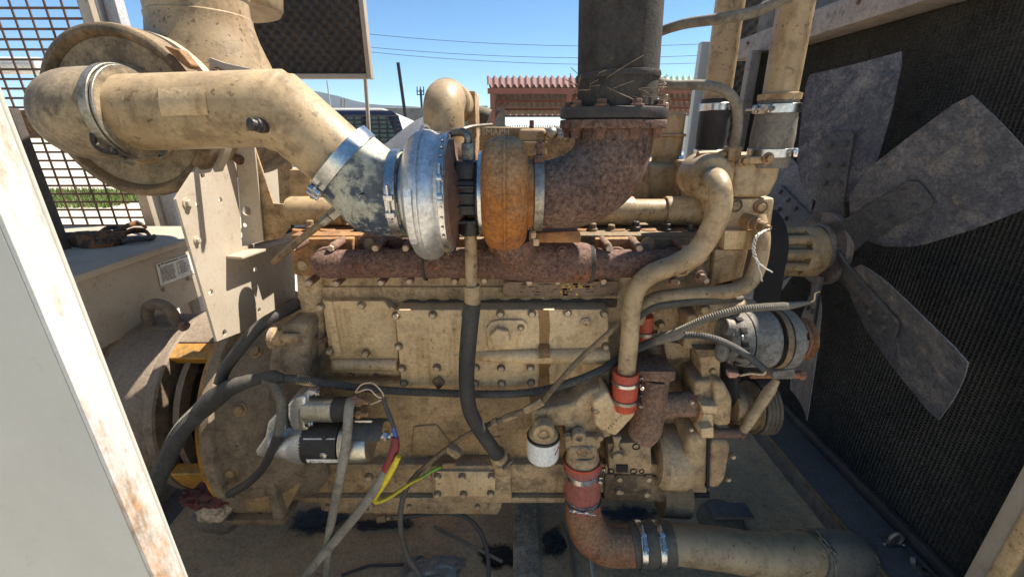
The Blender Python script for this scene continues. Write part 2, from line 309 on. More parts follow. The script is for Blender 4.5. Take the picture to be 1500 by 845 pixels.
def obj(name, b, m, parent=None, label=None, cat=None, group=None, kind=None, ang=38, flat=False, base=False):
    bm = b.bm; bmesh.ops.recalc_face_normals(bm, faces=bm.faces)
    me = bpy.data.meshes.new(name); bm.to_mesh(me); bm.free()
    xs = [v.co for v in me.vertices]
    lo = V([min(c[i] for c in xs) for i in range(3)]); hi = V([max(c[i] for c in xs) for i in range(3)]); c = (lo + hi) / 2
    if base or parent is None: c.z = lo.z
    me.transform(Matrix.Translation(-c)); me.materials.append(MATS[m])
    if not flat: me.shade_smooth(); me.set_sharp_from_angle(angle=R(ang))
    o = bpy.data.objects.new(name, me); place(o, c, parent); return props(o, label, cat, group, kind)
SHARED = {}
def shared(key, make, m):
    if (key, m) not in SHARED:
        b = B(); make(b); me = bpy.data.meshes.new('shared'); bmesh.ops.recalc_face_normals(b.bm, faces=b.bm.faces); b.bm.to_mesh(me); b.bm.free()
        me.materials.append(MATS[m]); me.shade_smooth(); me.set_sharp_from_angle(angle=R(35)); SHARED[(key, m)] = me
    return SHARED[(key, m)]
def copy_mesh(name, me, at, ax, parent, spin=None, kind=None):
    o = bpy.data.objects.new(name, me); place(o, at, parent)
    q = V(ax).to_track_quat('Z', 'Y'); q = q @ Quaternion((0, 0, 1), random.uniform(0, 1) if spin is None else spin)
    o.rotation_mode = 'QUATERNION'; o.rotation_quaternion = q; return o
TOCAM = V((0, -1, 0))
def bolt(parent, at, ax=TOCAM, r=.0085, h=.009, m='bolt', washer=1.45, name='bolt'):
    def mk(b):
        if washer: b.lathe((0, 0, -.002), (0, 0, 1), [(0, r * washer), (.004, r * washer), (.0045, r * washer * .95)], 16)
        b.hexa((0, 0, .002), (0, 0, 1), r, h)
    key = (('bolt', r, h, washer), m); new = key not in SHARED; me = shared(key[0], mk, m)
    if new and washer and m in ('bolt', 'tan', 'bolt_tip', 'tan_clean'):          # grimy washer under a worn head, its dark colour also paints the shadow ring
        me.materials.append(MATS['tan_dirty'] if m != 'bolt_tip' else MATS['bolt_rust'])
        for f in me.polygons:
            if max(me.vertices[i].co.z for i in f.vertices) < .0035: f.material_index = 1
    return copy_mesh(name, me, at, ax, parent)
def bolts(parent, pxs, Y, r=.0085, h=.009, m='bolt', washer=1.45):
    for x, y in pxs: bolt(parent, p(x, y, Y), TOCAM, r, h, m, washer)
def clamp(parent, c, ax, r, w=.016, side=(0, -1, 0), m='steel', tbolt=True, name='hose_clamp'):
    c, ax, side = V(c), V(ax).normalized(), V(side); side = (side - ax * side.dot(ax)).normalized(); up = ax.cross(side)
    b = B(); b.lathe(c - ax * w / 2, ax, [(0, r), (0, r + .0025), (.001, r + .0035), (w - .001, r + .0035), (w, r + .0025), (w, r)], 48, cap=False)
    q = Matrix((ax, up, side)).transposed().to_quaternion()
    if tbolt:
        for sgn in (-1, 1): b.box(c + side * (r + .007) + up * sgn * .018, (w * .9, .012, .010), .002, q)
        b.cyl(c + side * (r + .008) - up * .045, c + side * (r + .008) + up * .034, .003, 10)
        b.hexa(c + side * (r + .008) + up * .026, up, .006, .008)
    else:
        b.box(c + side * (r + .006), (w * 1.05, .026, .011), .002, q); b.cyl(c + side * (r + .008) - up * .02, c + side * (r + .008) + up * .02, .0045, 10)
    return obj(name, b, m, parent)
def path(pts, k=8): return catmull([p(*q) for q in pts], k)
def rpx(x, y, Y, w): return w / 2 * mpp(x, y, Y)
def pipe(name, pts, w, m, parent=None, k=8, n=18, **kw):       # round pipe along photo points; w = width in photo pixels at the start (or list)
    if isinstance(w, (list, tuple)): r = [rpx(*pts[int(i * (len(pts) - 1) / (len(w) - 1))], q) for i, q in enumerate(w)]
    else: r = rpx(*pts[len(pts) // 2], w)
    return obj(name, B().tube(path(pts, k), r, n), m, parent, **kw)
def loom_geo(b, pts, r, pitch=.0055, n=10):                    # corrugated split loom
    fine = catmull(pts, 14); L = [0]
    for a, c in zip(fine, fine[1:]): L.append(L[-1] + (c - a).length)
    cnt = max(4, int(L[-1] / pitch)) * 4; q = []; j = 0
    for i in range(cnt + 1):
        s = L[-1] * i / cnt
        while j < len(L) - 2 and L[j + 1] < s: j += 1
        f = (s - L[j]) / max(1e-9, L[j + 1] - L[j]); q.append(fine[j].lerp(fine[j + 1], f))
    m = len(q); rr = [r * (1.0 if (i % 4) in (1, 2) else .83) for i in range(m)]
    pr, b2 = rr, b
    t0 = (q[1] - q[0]).normalized(); u = t0.orthogonal().normalized(); rings = []
    for i in range(m):
        t = (q[min(i + 1, m - 1)] - q[max(i - 1, 0)]).normalized(); u = (u - t * u.dot(t)).normalized(); w = t.cross(u)
        rings.append([b.bm.verts.new(q[i] + (u * math.cos(2 * math.pi * k / n) + w * math.sin(2 * math.pi * k / n)) * pr[i]) for k in range(n)])
    for a, c in zip(rings, rings[1:]):
        for k in range(n): b.bm.faces.new((a[k], a[(k + 1) % n], c[(k + 1) % n], c[k]))
    return b
def text(name, s, at, xdir, ydir, h, m, parent, off=.0012, width=None):   # flat lettering turned into a mesh
    cu = bpy.data.curves.new(name, 'FONT'); cu.body = s; cu.size = h; cu.extrude = .0002; cu.resolution_u = 2
    t = bpy.data.objects.new(name, cu); COL.objects.link(t); dg = bpy.context.evaluated_depsgraph_get()
    me = bpy.data.meshes.new_from_object(t.evaluated_get(dg)); bpy.data.objects.remove(t); bpy.data.curves.remove(cu)
    x, y = V(xdir).normalized(), V(ydir); y = (y - x * y.dot(x)).normalized(); z = x.cross(y)
    if width:
        w = max(v.co.x for v in me.vertices); x = x * (width / w)
    M = Matrix((x, y, z)).transposed().to_4x4(); M.translation = V((0, 0, 0)); me.transform(M)
    me.materials.clear(); me.materials.append(MATS[m]); o = bpy.data.objects.new(name, me); place(o, V(at) + z.normalized() * off, parent); return o

# ================================================================== the setting
b = B(); b.box((0, 9000, -.02), (40000, 30000, .04)); obj('ground', b, 'ground', kind='structure')
b = B(); nseg = 90
for k, (yy, hh, ph) in enumerate(((6500, 640, 1.3),)):
    prev = None
    for i in range(nseg + 1):
        x = -12000 + 24000 * i / nseg
        z = hh * (max(0, noise.noise(V((x * .00022 + ph, 0, 0))) * .9 + .45) + .16 * noise.noise(V((x * .001, 3, 0))))
        cur = [b.bm.verts.new((x, yy, -5)), b.bm.verts.new((x, yy + 500, z * .6)), b.bm.verts.new((x, yy + 1300, z)), b.bm.verts.new((x, yy + 3000, -5))]
        if prev:
            for j in range(3): b.bm.faces.new((prev[j], cur[j], cur[j + 1], prev[j + 1]))
        prev = cur
obj('hills', b, 'hill', kind='structure')
b = B()
for i in range(5200):
    x, y = random.uniform(-12.5, -8.6), random.uniform(9, 11.6); h = random.uniform(.05, .16); a = random.uniform(0, 6.3); dx, dy = math.cos(a) * .02, math.sin(a) * .02
    lx, ly = random.uniform(-.05, .05), random.uniform(-.05, .05)
    vs = [b.bm.verts.new(q) for q in ((x - dx, y - dy, 0), (x + dx, y + dy, 0), (x + lx, y + ly, h))]; b.bm.faces.new(vs)
obj('grass', b, 'grass', kind='stuff', label='patch of green grass seen through the wire guard', flat=True)

# the tray the machine stands in
tray = thing('base_tray', (0, 1.5, .0), 'dirt-covered steel base tray under the whole machine', 'tray')
b = B(); b.box((0, 1.55, .045), (4.4, 1.95, .09), .004); b.rough(.0, 1)
obj('floor_plate', b, 'rail', tray)
# dirt crust on the plate, a real uneven sheet
b = B(); nx, ny = 150, 70; g = []
for j in range(ny + 1):
    row = []
    for i in range(nx + 1):
        x = -1.35 + 2.6 * i / nx; y = .62 + 1.25 * j / ny; q = V((x * 5, y * 5, 0))
        z = .094 + .006 * noise.noise(q) + .004 * noise.noise(q * 4) + .0025 * noise.noise(q * 11)
        row.append(b.bm.verts.new((x, y, max(z, .0905))))
    g.append(row)
for j in range(ny):
    for i in range(nx): b.bm.faces.new((g[j][i], g[j][i + 1], g[j + 1][i + 1], g[j + 1][i]))
obj('dirt_crust', b, 'floor_dirt', tray, kind='stuff', ang=60)
# cross member with light dried mud
A0, A1 = pZ(752, 760, .12), pZ(752, 845, .12); C0, C1 = pZ(788, 760, .12), pZ(790, 845, .12)
b = B(); b.prism([V((A1.x, .62, .125)), V((C1.x, .62, .125)), V((C0.x, 1.5, .125)), V((A0.x, 1.5, .125))], [V((A1.x, .62, .08)), V((C1.x, .62, .08)), V((C0.x, 1.5, .08)), V((A0.x, 1.5, .08))], .006); b.rough(.002, 30)
obj('cross_member', b, 'floor_light', tray)
b = B(); q0, q1 = pZ(822, 765, .10), pZ(842, 845, .10)
b.tube([q0, q0.lerp(q1, .5) + V((.006, 0, .01)), q1], .008, 6); obj('edge_strip', b, 'wood', tray)
def puddle(cx, cy, w, h, nm, lab, z=.106, seed=0, m='oil'):
    c = pZ(cx, cy, z); c2 = pZ(cx + w, cy, z); c3 = pZ(cx, cy + h, z); rx = abs(c2.x - c.x); ry = abs(c3.y - c.y); b = B(); n = 64
    ctr = [b.bm.verts.new((c.x + rx * s * math.cos(a) * 1.25, c.y + ry * s * math.sin(a) * 1.25, z))
           for s in (.25, .5, .75, .9, 1) for a in [2 * math.pi * k / n for k in range(n)]]
    mid = b.bm.verts.new((c.x, c.y, z))
    for k in range(n): b.bm.faces.new((mid, ctr[k], ctr[(k + 1) % n]))
    for r_ in range(4):
        for k in range(n): b.bm.faces.new((ctr[r_ * n + k], ctr[(r_ + 1) * n + k], ctr[(r_ + 1) * n + (k + 1) % n], ctr[r_ * n + (k + 1) % n]))
    obj(nm, b, m, None, lab, 'oil', kind='stuff')
puddle(465, 762, 52, 22, 'oil_puddle', 'shiny black oil puddle beside the flywheel housing foot', seed=1)
puddle(560, 768, 60, 10, 'oil_puddle', 'thin black oil streak along the edge of the sump', seed=3)
puddle(732, 812, 34, 22, 'oil_puddle', 'round black oil stain left of the pale cross member', seed=5, z=.101)
puddle(812, 795, 20, 28, 'oil_puddle', 'black oil pool in the gap right of the cross member', seed=8, z=.101)
puddle(920, 752, 46, 14, 'oil_puddle', 'wet oil patch behind the rusty lower elbow', seed=9)

# ================================================================== enclosure: door, posts, mesh guard, foam
door = thing('canopy_door', (-.8, .47, .0), 'open off-white canopy door with rust-stained edge on the generator side', 'door')
xe = -.548
b = B(); b.box((xe - .75 / 2 - .004, .47, .90), (.75, .04, 1.86), .003); obj('panel', b, 'door_white', door)
b = B(); b.box((xe - .0005, .4715, .90), (.007, .043, 1.861), .0025); obj('edge_strip', b, 'door_edge', door)
b = B(); b.cyl((xe, .4955, -.03 + .0), (xe, .4955, 1.83), .0035, 10); obj('edge_bead', b, 'door_white', door)
post = thing('corner_post', (1.0, .6, 0), 'beige canopy corner post beside the radiator', 'post')
q = p(1470, 782, .80)
b = B(); b.box((q.x + .085, .83, 1.0), (.065, .07, 2.0), .006); obj('post_face', b, 'beige', post)
b = B(); b.box((q.x + .052, .80, 1.0), (.02, .04, 2.0), .008); obj('post_lip', b, 'tan_clean', post)

# far side: posts, cross beam, wire guard
YM = 1.95
guard = thing('wire_guard', (-2.2, YM, 0), 'rusty rectangular wire mesh guard on the far canopy side', 'wire guard')
xr = p(218, 330, YM).x; zb = p(150, 352, YM).z
b = B(); pitch = .068; k = 0
x = xr - .01
while x > xr - 1.5:
    b.box((x, YM, (zb + 2.75) / 2), (.0075, .004, 2.75 - zb)); x -= pitch
z = zb
while z < 2.75:
    b.box((xr - .76, YM - .003, z), (1.54, .004, .0085)); z += .036
obj('wire_mesh', b, 'mesh_wire', guard, kind='stuff', flat=True)
b = B(); b.box((xr + .02, YM, (zb + 2.75) / 2), (.045, .03, 2.75 - zb + .1), .004); obj('frame_post', b, 'beige', guard)
zc = p(45, 182, YM).z
b = B(); b.box((xr - .80, YM + .03, zc), (1.6, .04, .115), .004); obj('cross_beam', b, 'tan_rust', guard)
b = B(); b.box((xr - .80, YM + .02, zb - .03), (1.6, .04, .05), .004); obj('bottom_rail', b, 'beige', guard)
b = B(); b.cyl(p(-300, 93, 5.2), p(62, 97, 5.2), .085, 16); b.cyl(p(-40, 93, 5.2), V((p(-40, 93, 5.2).x, 5.2, 0)), .06, 12); b.cyl(p(-260, 93, 5.2), V((p(-260, 93, 5.2).x, 5.2, 0)), .06, 12)
obj('rail_bar', b, 'white_wall', None, 'pale horizontal pipe rail on legs behind the wire guard', 'rail')
wp = thing('white_post', (p(247, 320, 2.02).x, 2.02, 0), 'white painted canopy post next to the wire guard', 'post')
q = p(248, 350, 2.02)
b = B(); b.box((q.x - .022, 2.03, q.z / 2 + .55), (.04, .05, q.z + 1.1), .004); obj('post_face', b, 'door_edge', wp)
b = B(); b.box((q.x + .03, 2.05, q.z / 2 + .55), (.05, .05, q.z + 1.1), .004); obj('post_return', b, 'cowl', wp)
def foam_geo(b, o, ux, uy, un, w, h, pit, amp):
    nx, ny = int(w / pit) * 4, int(h / pit) * 4; g = []
    for j in range(ny + 1):
        g.append([b.bm.verts.new(o + ux * (w * i / nx) + uy * (h * j / ny) + un * (amp * math.sin(math.pi * i / 4 * 1.0 + (math.pi / 2 if 0 else 0)) * math.sin(math.pi * j / 4))) for i in range(nx + 1)])
    for j in range(ny):
        for i in range(nx): b.bm.faces.new((g[j][i], g[j][i + 1], g[j + 1][i + 1], g[j + 1][i]))
    return b
# lifted far-side door lined with egg-crate foam
YF = 2.35
fd = thing('foam_door', (p(430, 110, YF).x, YF, 0), 'raised canopy door lined with black egg-crate foam', 'door')
l0 = p(318, 108, YF); r0 = p(538, 108, YF); w = r0.x - (-1.75); h = .75
foam_geo(b := B(), V((-1.75, YF, r0.z)), V((1, 0, 0)), V((0, 0, 1)), V((0, -1, 0)), w, h, .026, .016)
obj('foam_lining', b, 'foam', fd, kind='stuff', ang=80)
b = B(); b.box((-1.75 + w / 2, YF + .03, r0.z + h / 2), (w, .03, h)); obj('door_skin', b, 'beige', fd)
b = B(); b.box((r0.x + .012, YF + .005, r0.z + h / 2 - .01), (.022, .05, h + .03), .003); obj('edge_strip', b, 'beige', fd)
b = B(); b.box((-1.75 + w / 2, YF - .003, r0.z - .014), (w, .04, .022), .003); obj('edge_strip', b, 'beige', fd)
b = B(); b.cyl(p(535, 112, 2.42), p(541, 200, 2.42), .010, 12); b.cyl(p(541, 198, 2.42), V((p(541, 198, 2.42).x + .0, 2.42, .09)), .010, 12); obj('prop_rod', b, 'beige', fd)
# foam jamb on the generator end
jx = pX(40, 260, -1.35)
fj = thing('foam_jamb', (-1.6, 1.46, 0), 'narrow canopy jamb lined with black pimpled foam beside the off-white door', 'panel')
q = p(44, 250, 1.45)
foam_geo(b := B(), V((q.x - .55, 1.45, .6)), V((1, 0, 0)), V((0, 0, 1)), V((0, -1, 0)), .55, 1.02, .024, .010)
obj('foam_lining', b, 'foam', fj, kind='stuff', ang=80)
b = B(); b.box((q.x - .275, 1.475, .8), (.55, .03, 1.63), .003); obj('jamb_skin', b, 'foam', fj)

# ================================================================== radiator
rad = thing('radiator', (1.45, 1.7, .09), 'tall dark radiator with fine vertical fins and dusty steel frame', 'radiator')
XC = 1.43; Y0, Y1, Z0, Z1 = .70, 2.75, .20, 1.96
b = B(); b.box((XC + .06, (Y0 + Y1) / 2, (Z0 + Z1) / 2), (.10, Y1 - Y0, Z1 - Z0)); obj('core_block', b, 'core', rad)
b = B(); y = Y0 + .005
while y < Y1:
    vs = [b.bm.verts.new(q) for q in ((XC + .012, y, Z0), (XC - .001, y + .0045, Z0), (XC + .012, y + .009, Z0), (XC + .012, y, Z1), (XC - .001, y + .0045, Z1), (XC + .012, y + .009, Z1))]
    b.bm.faces.new((vs[0], vs[1], vs[4], vs[3])); b.bm.faces.new((vs[1], vs[2], vs[5], vs[4])); y += .0145
obj('cooling_fins', b, 'core', rad, kind='stuff', flat=True)
b = B(); z = Z0 + .01
while z < Z1:
    b.box((XC + .004, (Y0 + Y1) / 2, z), (.004, Y1 - Y0, .0016)); z += .0105
obj('cooling_fins', b, 'core', rad, kind='stuff', flat=True)
b = B(); b.box((1.345, 1.72, 1.955), (.13, 2.1, .06), .004); b.box((1.282, 1.72, 1.975), (.006, 2.1, .10), .002); obj('top_flange', b, 'rad_frame', rad)
b = B(); b.box((1.46, 1.72, 2.2), (.14, 2.1, .42), .01); obj('top_tank', b, 'rail', rad)
b = B(); b.box((1.33, 1.62, .15), (.20, 2.2, .05), .004); b.box((1.232, 1.62, .125), (.012, 2.2, .11), .003); obj('bottom_rail', b, 'rail', rad)
b = B(); b.box((1.229, 1.62, .177), (.013, 2.2, .016), .003); obj('rail_edge', b, 'tan_dirty', rad)
b = B(); b.box((1.418, 1.62, .195), (.03, 2.15, .05), .006); obj('rail_seal', b, 'rubber', rad)
yf = pX(1092, 80, 1.28).y
b = B(); b.box((1.245, 2.46, 1.03), (.05, .05, 1.80), .003); obj('frame_post', b, 'rad_frame', rad)
b = B(); b.box((1.35, 2.50, 1.03), (.16, .01, 1.80), .002); obj('side_panel', b, 'stack', rad)
b = B(); b.box((1.38, .685, 1.05), (.12, .03, 1.8), .003); obj('side_panel', b, 'rad_frame', rad)
for i in range(7): bolt(rad, (1.278, 1.05 + .26 * i, 1.99), (-1, 0, 0), .006, .006, 'bolt_rust')
# foam-lined end wall above the radiator, seen between the two tall pipes
ew = thing('foam_end_panel', (1.62, 2.9, 0), 'foam-lined canopy end panel behind the two tall pipes', 'panel')
ex_ = p(1074, 30, 2.95).x
foam_geo(b := B(), V((ex_, 2.95, .9)), V((1, 0, 0)), V((0, 0, 1)), V((0, -1, 0)), .75, 2.0, .03, .012)
obj('foam_lining', b, 'foam', ew, kind='stuff', ang=80)
b = B(); b.box((ex_ + .375, 2.98, 1.45), (.75, .03, 2.9), .003); obj('panel_skin', b, 'stack', ew)
wq = p(1026, 160, 2.7)
b = B(); b.box((wq.x - .02, 2.7, 1.0), (.07, .05, 2.02), .004); obj('door_post', b, 'door_white', None, 'white painted post behind the dark-hosed tall pipe', 'post')
# nuts and shackles left on the rail
sh = thing('shackle', pZ(1310, 800, .18), 'steel shackle with loose nuts on the radiator rail', 'shackle')
c = pZ(1308, 800, .176)
b = B(); b.tube(catmull([c + V((-.02, 0, .006)), c + V((-.022, .0, .04)), c + V((0, 0, .062)), c + V((.022, 0, .04)), c + V((.02, 0, .006))], 8), .0055, 10); obj('bow', b, 'steel_dirty', sh)
b = B(); b.cyl(c + V((-.036, 0, .01)), c + V((.036, 0, .01)), .006, 12); b.hexa(c + V((.03, 0, .01)), (1, 0, 0), .011, .012); obj('pin', b, 'steel', sh)
for k, (x_, y_) in enumerate(((1335, 822), (1352, 838), (1300, 792))):
    c = pZ(x_, y_, .175); b = B(); b.lathe(c, (0, 0, 1) if k else (.6, -.6, .4), [(0, .008), (0, .019), (.014, .019), (.014, .008)], 6, cap=False)
    obj('loose_nut', b, 'steel_dirty', None, ('tilted hexagon nut leaning beside the steel shackle', 'hexagon nut lying flat on the radiator rail near the shackle', 'hexagon nut lying flat by the beige corner post')[(k + 1) % 3], 'nut', 'loose nuts on the radiator rail')

# ================================================================== cooling fan
FX, FY, FZ = 1.08, 1.426, 1.165
fan = thing('cooling_fan', (FX, FY, FZ), 'large six-bladed dusty steel cooling fan before the radiator', 'fan')
def fanpt(r, a, x): return V((FX + x, FY - r * math.cos(a), FZ + r * math.sin(a)))
b = B(); b.cyl((FX - .012, FY, FZ), (FX + .012, FY, FZ), .125, 40, .004); b.cyl((FX - .03, FY, FZ), (FX - .01, FY, FZ), .085, 32, .004)
obj('hub_plate', b, 'fan_spider', fan)
TW = R(-22)
for k in range(6):
    a = R(98 - 60 * k); er = V((0, -math.cos(a), math.sin(a))); et = V((0, math.sin(a), math.cos(a)))  # radial, tangential
    ex = V((1, 0, 0)); c0 = V((FX, FY, FZ))
    ed = et * math.cos(TW) + ex * math.sin(TW); en = ed.cross(er)
    def bp(r, w, n=0, tw=1.): return c0 + er * r + ed * w + en * n
    b = B()                                                   # arm of the spider
    out = [(.09, .06), (.15, .045), (.37, .042), (.385, .03), (.385, -.03), (.37, -.042), (.15, -.045), (.09, -.06)]
    b.prism([bp(r, w, -.006) for r, w in out], [bp(r, w, .003) for r, w in out], .002); arm = obj('spider_arm', b, 'fan_arm', fan)
    for r_ in (.22, .28, .345):
        for w_ in (-.024, .024): bolt(arm, bp(r_, w_, -.0075), -en, .008, .006, 'fan_arm', 1.3, name='rivet')
    b = B(); prof = [(.16, .05), (.20, .10), (.30, .132), (.42, .138), (.57, .14), (.588, .132), (.588, -.13), (.57, -.138), (.42, -.135), (.28, -.12), (.19, -.08), (.16, -.05)]
    # gentle camber: subdivide across the width
    nw = 8; nr = 12; fr = []; bk = []
    def half(r, sgn):
        pts = sorted([(q[0], abs(q[1])) for q in prof if (q[1] > 0) == (sgn > 0)])
        if r <= pts[0][0]: return pts[0][1]
        for (r0_, w0_), (r1_, w1_) in zip(pts, pts[1:]):
            if r <= r1_: return w0_ + (w1_ - w0_) * (r - r0_) / max(1e-6, r1_ - r0_)
        return pts[-1][1] * max(.3, 1 - (r - pts[-1][0]) * 20)
    for i in range(nr + 1):
        r_ = .16 + (.587 - .16) * i / nr; hp, hm = half(r_, 1), half(r_, -1); f_, k_ = [], []
        for j in range(nw + 1):
            w_ = -hm + (hp + hm) * j / nw; cam_ = -.10 * w_ * w_ / .16 + .012 * (r_ - .16)
            f_.append(b.bm.verts.new(bp(r_, w_, cam_ + .0035))); k_.append(b.bm.verts.new(bp(r_, w_, cam_ + .0065)))
        fr.append(f_); bk.append(k_)
    for i in range(nr):
        for j in range(nw):
            b.bm.faces.new((fr[i][j], fr[i][j + 1], fr[i + 1][j + 1], fr[i + 1][j])); b.bm.faces.new((bk[i][j], bk[i + 1][j], bk[i + 1][j + 1], bk[i][j + 1]))
    for i in range(nr):
        for j in (0, nw): b.bm.faces.new((fr[i][j], fr[i + 1][j], bk[i + 1][j], bk[i][j]))
    for j in range(nw):
        for i in (0, nr): b.bm.faces.new((fr[i][j], fr[i][j + 1], bk[i][j + 1], bk[i][j]))
    obj('blade', b, 'fan_blade', fan, ang=50)
# ribbed fan drive between fan and belt
HZ = FZ - .01
b = B(); b.cyl((.88, FY, HZ), (FX - .02, FY, HZ), .056, 32, .004)
b.lathe((.99, FY, HZ), (1, 0, 0), [(0, .05), (.0, .082), (.02, .088), (.055, .088), (.075, .075), (.075, .04)], 40, cap=False); obj('drive_hub', b, 'tan_pipe', fan)
for k in range(9):
    a = R(40 * k + 8); c = V((0, -math.cos(a) * .07, math.sin(a) * .07)); b = B()
    b.tube([V((.86, FY, HZ)) + c * .95, V((1.03, FY, HZ)) + c * 1.03], .0165, 10); obj('rib', b, 'tan_pipe', fan)
b = B(); b.lathe((.79, FY, FZ), (1, 0, 0), [(0, .09), (0, .125), (.015, .13), (.03, .115), (.05, .115), (.06, .13), (.075, .13), (.08, .09)], 48, cap=True); obj('pulley', b, 'stack', fan)

# ================================================================== generator end
AX = V((1, 0, 0)); GY, GZ = 1.36, .615
gen = thing('generator', (-1.5, GY, .09), 'dusty brown generator drum with lifting eye and yellow adapter', 'generator')
b = B(); b.lathe((-2.3, GY, GZ), AX, [(0, .25), (0, .30), (.02, .305), (1.17, .305), (1.18, .30), (1.18, .28), (1.22, .28)], 72); obj('drum', b, 'gen_body', gen)
b = B(); b.lathe((-1.115, GY, GZ), AX, [(0, .29), (0, .322), (.006, .328), (.03, .328), (.036, .322), (.036, .27)], 72, cap=False); obj('end_ring', b, 'gen_body', gen)
b = B(); b.lathe((-1.05, GY, GZ), AX, [(0, .25), (0, .292), (.02, .292), (.02, .25)], 72, cap=False); obj('inner_ring', b, 'gen_body', gen)
b = B(); b.cyl((-1.3, GY, GZ), (-.8, GY, GZ), .215, 48); obj('rotor', b, 'dark_inside', gen)
for k in range(9):
    a = R(40 * k + 12); c = V((0, -math.cos(a), math.sin(a))); b = B(); b.box(V((-.99, GY, GZ)) + c * .235, (.18, .03, .012), .003, Quaternion((1, 0, 0), -a)); obj('fan_vane', b, 'dark_inside', gen)
def arcbar(a0, a1, r0, r1, x0, x1, n=10):
    b = B(); f = []; k_ = []
    for s, rr in ((1, r1), (-1, r0)):
        for i in range(n + 1):
            a = R(a0 + (a1 - a0) * (i if s > 0 else n - i) / n); f.append(V((x0, GY - rr * math.cos(a), GZ + rr * math.sin(a)))); k_.append(V((x1, f[-1].y, f[-1].z)))
    return b.prism(f, k_, .003, 1)
for a0, a1, m in ((54, 64, 'yellow'), (64.3, 92, 'gen_body'), (105, 122, 'yellow'), (155, 180, 'yellow'), (215, 240, 'yellow'), (275, 300, 'yellow'), (-42, -14, 'yellow')):
    obj('adapter_bar', arcbar(a0, a1, .285, .325, -1.08, -.888), m, gen)
b = B(); b.box((-1.7, GY, .22), (.5, .45, .26), .01); obj('foot', b, 'gen_body', gen)
b = B(); b.lathe((-.905, GY, GZ), AX, [(0, .30), (0, .394), (.012, .394), (.012, .30)], 72, cap=False); obj('adapter_ring', b, 'yellow', gen)
eye = pX(236, 462, -1.2); b = B()
b.tube(catmull([eye + V((-.047, 0, -.09)), eye + V((-.046, 0, .0)), eye + V((-.03, 0, .032)), eye + V((.0, 0, .042)), eye + V((.03, 0, .026)), eye + V((.046, 0, -.015)), eye + V((.06, 0, -.10))], 8), .019, 14)
b.box(eye + V((.008, 0, -.05)), (.15, .05, .03), .008); obj('lifting_eye', b, 'gen_body', gen)
for q in ((150, 520), (270, 478)): bolt(gen, p(*q, 1.14), (0, -.6, .8), .011, .012, 'bolt_rust')

# ------------------------------------------------------------------ control box above the generator
XB = -1.30
ZT = pX(185, 382, XB).z; ya = pX(95, 405, XB).y; yb = 1.86
cb = thing('control_box', (-1.5, 1.3, 1.0), 'beige terminal box on top of the generator with white sticker', 'box')
b = B(); b.box((XB - .40, (ya + yb) / 2, (ZT + .90) / 2), (.80, yb - ya - .02, ZT - .90), .004); body = obj('box_body', b, 'beige', cb)
b = B(); b.box((XB - .395, (ya + yb) / 2, ZT + .001), (.83, yb - ya + .01, .022), .004); obj('lid', b, 'beige', cb)
qs = [pX(228, 387, XB + .0015), pX(235, 419, XB + .0015), pX(285, 400, XB + .0015), pX(277, 371, XB + .0015)]
b = B(); b.prism(qs, [q + V((.0012, 0, 0)) for q in qs]); stk = obj('sticker', b, 'label_white', cb, label='white printed data sticker')
ux = (qs[3] - qs[0]); uy = (qs[1] - qs[0])
def st(u, v): return qs[0] + ux * u + uy * v + V((.0016, 0, 0))
def inkbar(u0, u1, v0, v1, m='ink'):
    b = B(); f = [st(u0, v0), st(u1, v0), st(u1, v1), st(u0, v1)]; b.prism(f, [q + V((.0004, 0, 0)) for q in f]); return b
b = B()
for r_ in range(11):
    v = .22 + .062 * r_; u = .07
    while u < .46:
        w_ = random.uniform(.03, .10); b.absorb(inkbar(u, min(.48, u + w_), v, v + .03).bm); u += w_ + .02
    if r_ < 10:
        b.absorb(inkbar(.55, .58, v, v + .025).bm); b.absorb(inkbar(.62, .62 + random.uniform(.15, .3), v, v + .02).bm)
b.absorb(inkbar(.05, .09, .05, .15).bm); b.absorb(inkbar(.12, .2, .04, .10).bm); b.absorb(inkbar(.22, .62, .06, .11).bm); b.absorb(inkbar(.66, .92, .07, .10).bm)
obj('print', b, 'ink', stk, flat=True, kind='stuff')
for q in ((276, 408), (240, 424)): bolt(cb, pX(*q, XB + .001), AX, .006, .005, 'beige')

# glove thrown on the box
gl = thing('work_glove', (-1.3, 1.15, ZT + .012), 'crumpled orange and black work glove on the terminal box lid', 'glove')
def gp(x, y, dz=0): q = pZ(x, y, ZT + .014); q.z += dz; return q
b = B(); b.tube(catmull([gp(85, 352, .012), gp(110, 357, .018), gp(140, 360, .022), gp(168, 358, .02), gp(185, 354, .016)], 8), [.02, .034, .042, .04, .024], 14, sy=.5); b.rough(.006, 30); obj('palm', b, 'rag', gl, ang=70)
for pts, r_ in (([(175, 355, .02), (195, 349, .028), (214, 347, .025), (222, 352, .014)], .013), ([(170, 352, .03), (188, 345, .035), (205, 340, .04), (216, 343, .03)], .013), ([(150, 352, .03), (165, 347, .035), (178, 345, .03), (190, 347, .022)], .012), ([(180, 358, .012), (200, 356, .014), (218, 354, .012), (228, 350, .012)], .012)):
    b = B(); b.tube(catmull([gp(*q) for q in pts], 6), [r_, r_, r_ * .9, r_ * .6], 10, sy=.7); b.rough(.003, 40); obj('finger', b, 'rag' if r_ > .0125 else 'rubber', gl, ang=70)

# ================================================================== engine
eng = thing('diesel_engine', (0, 1.4, .09), 'grimy tan six-cylinder diesel engine seen from its exhaust side', 'engine')
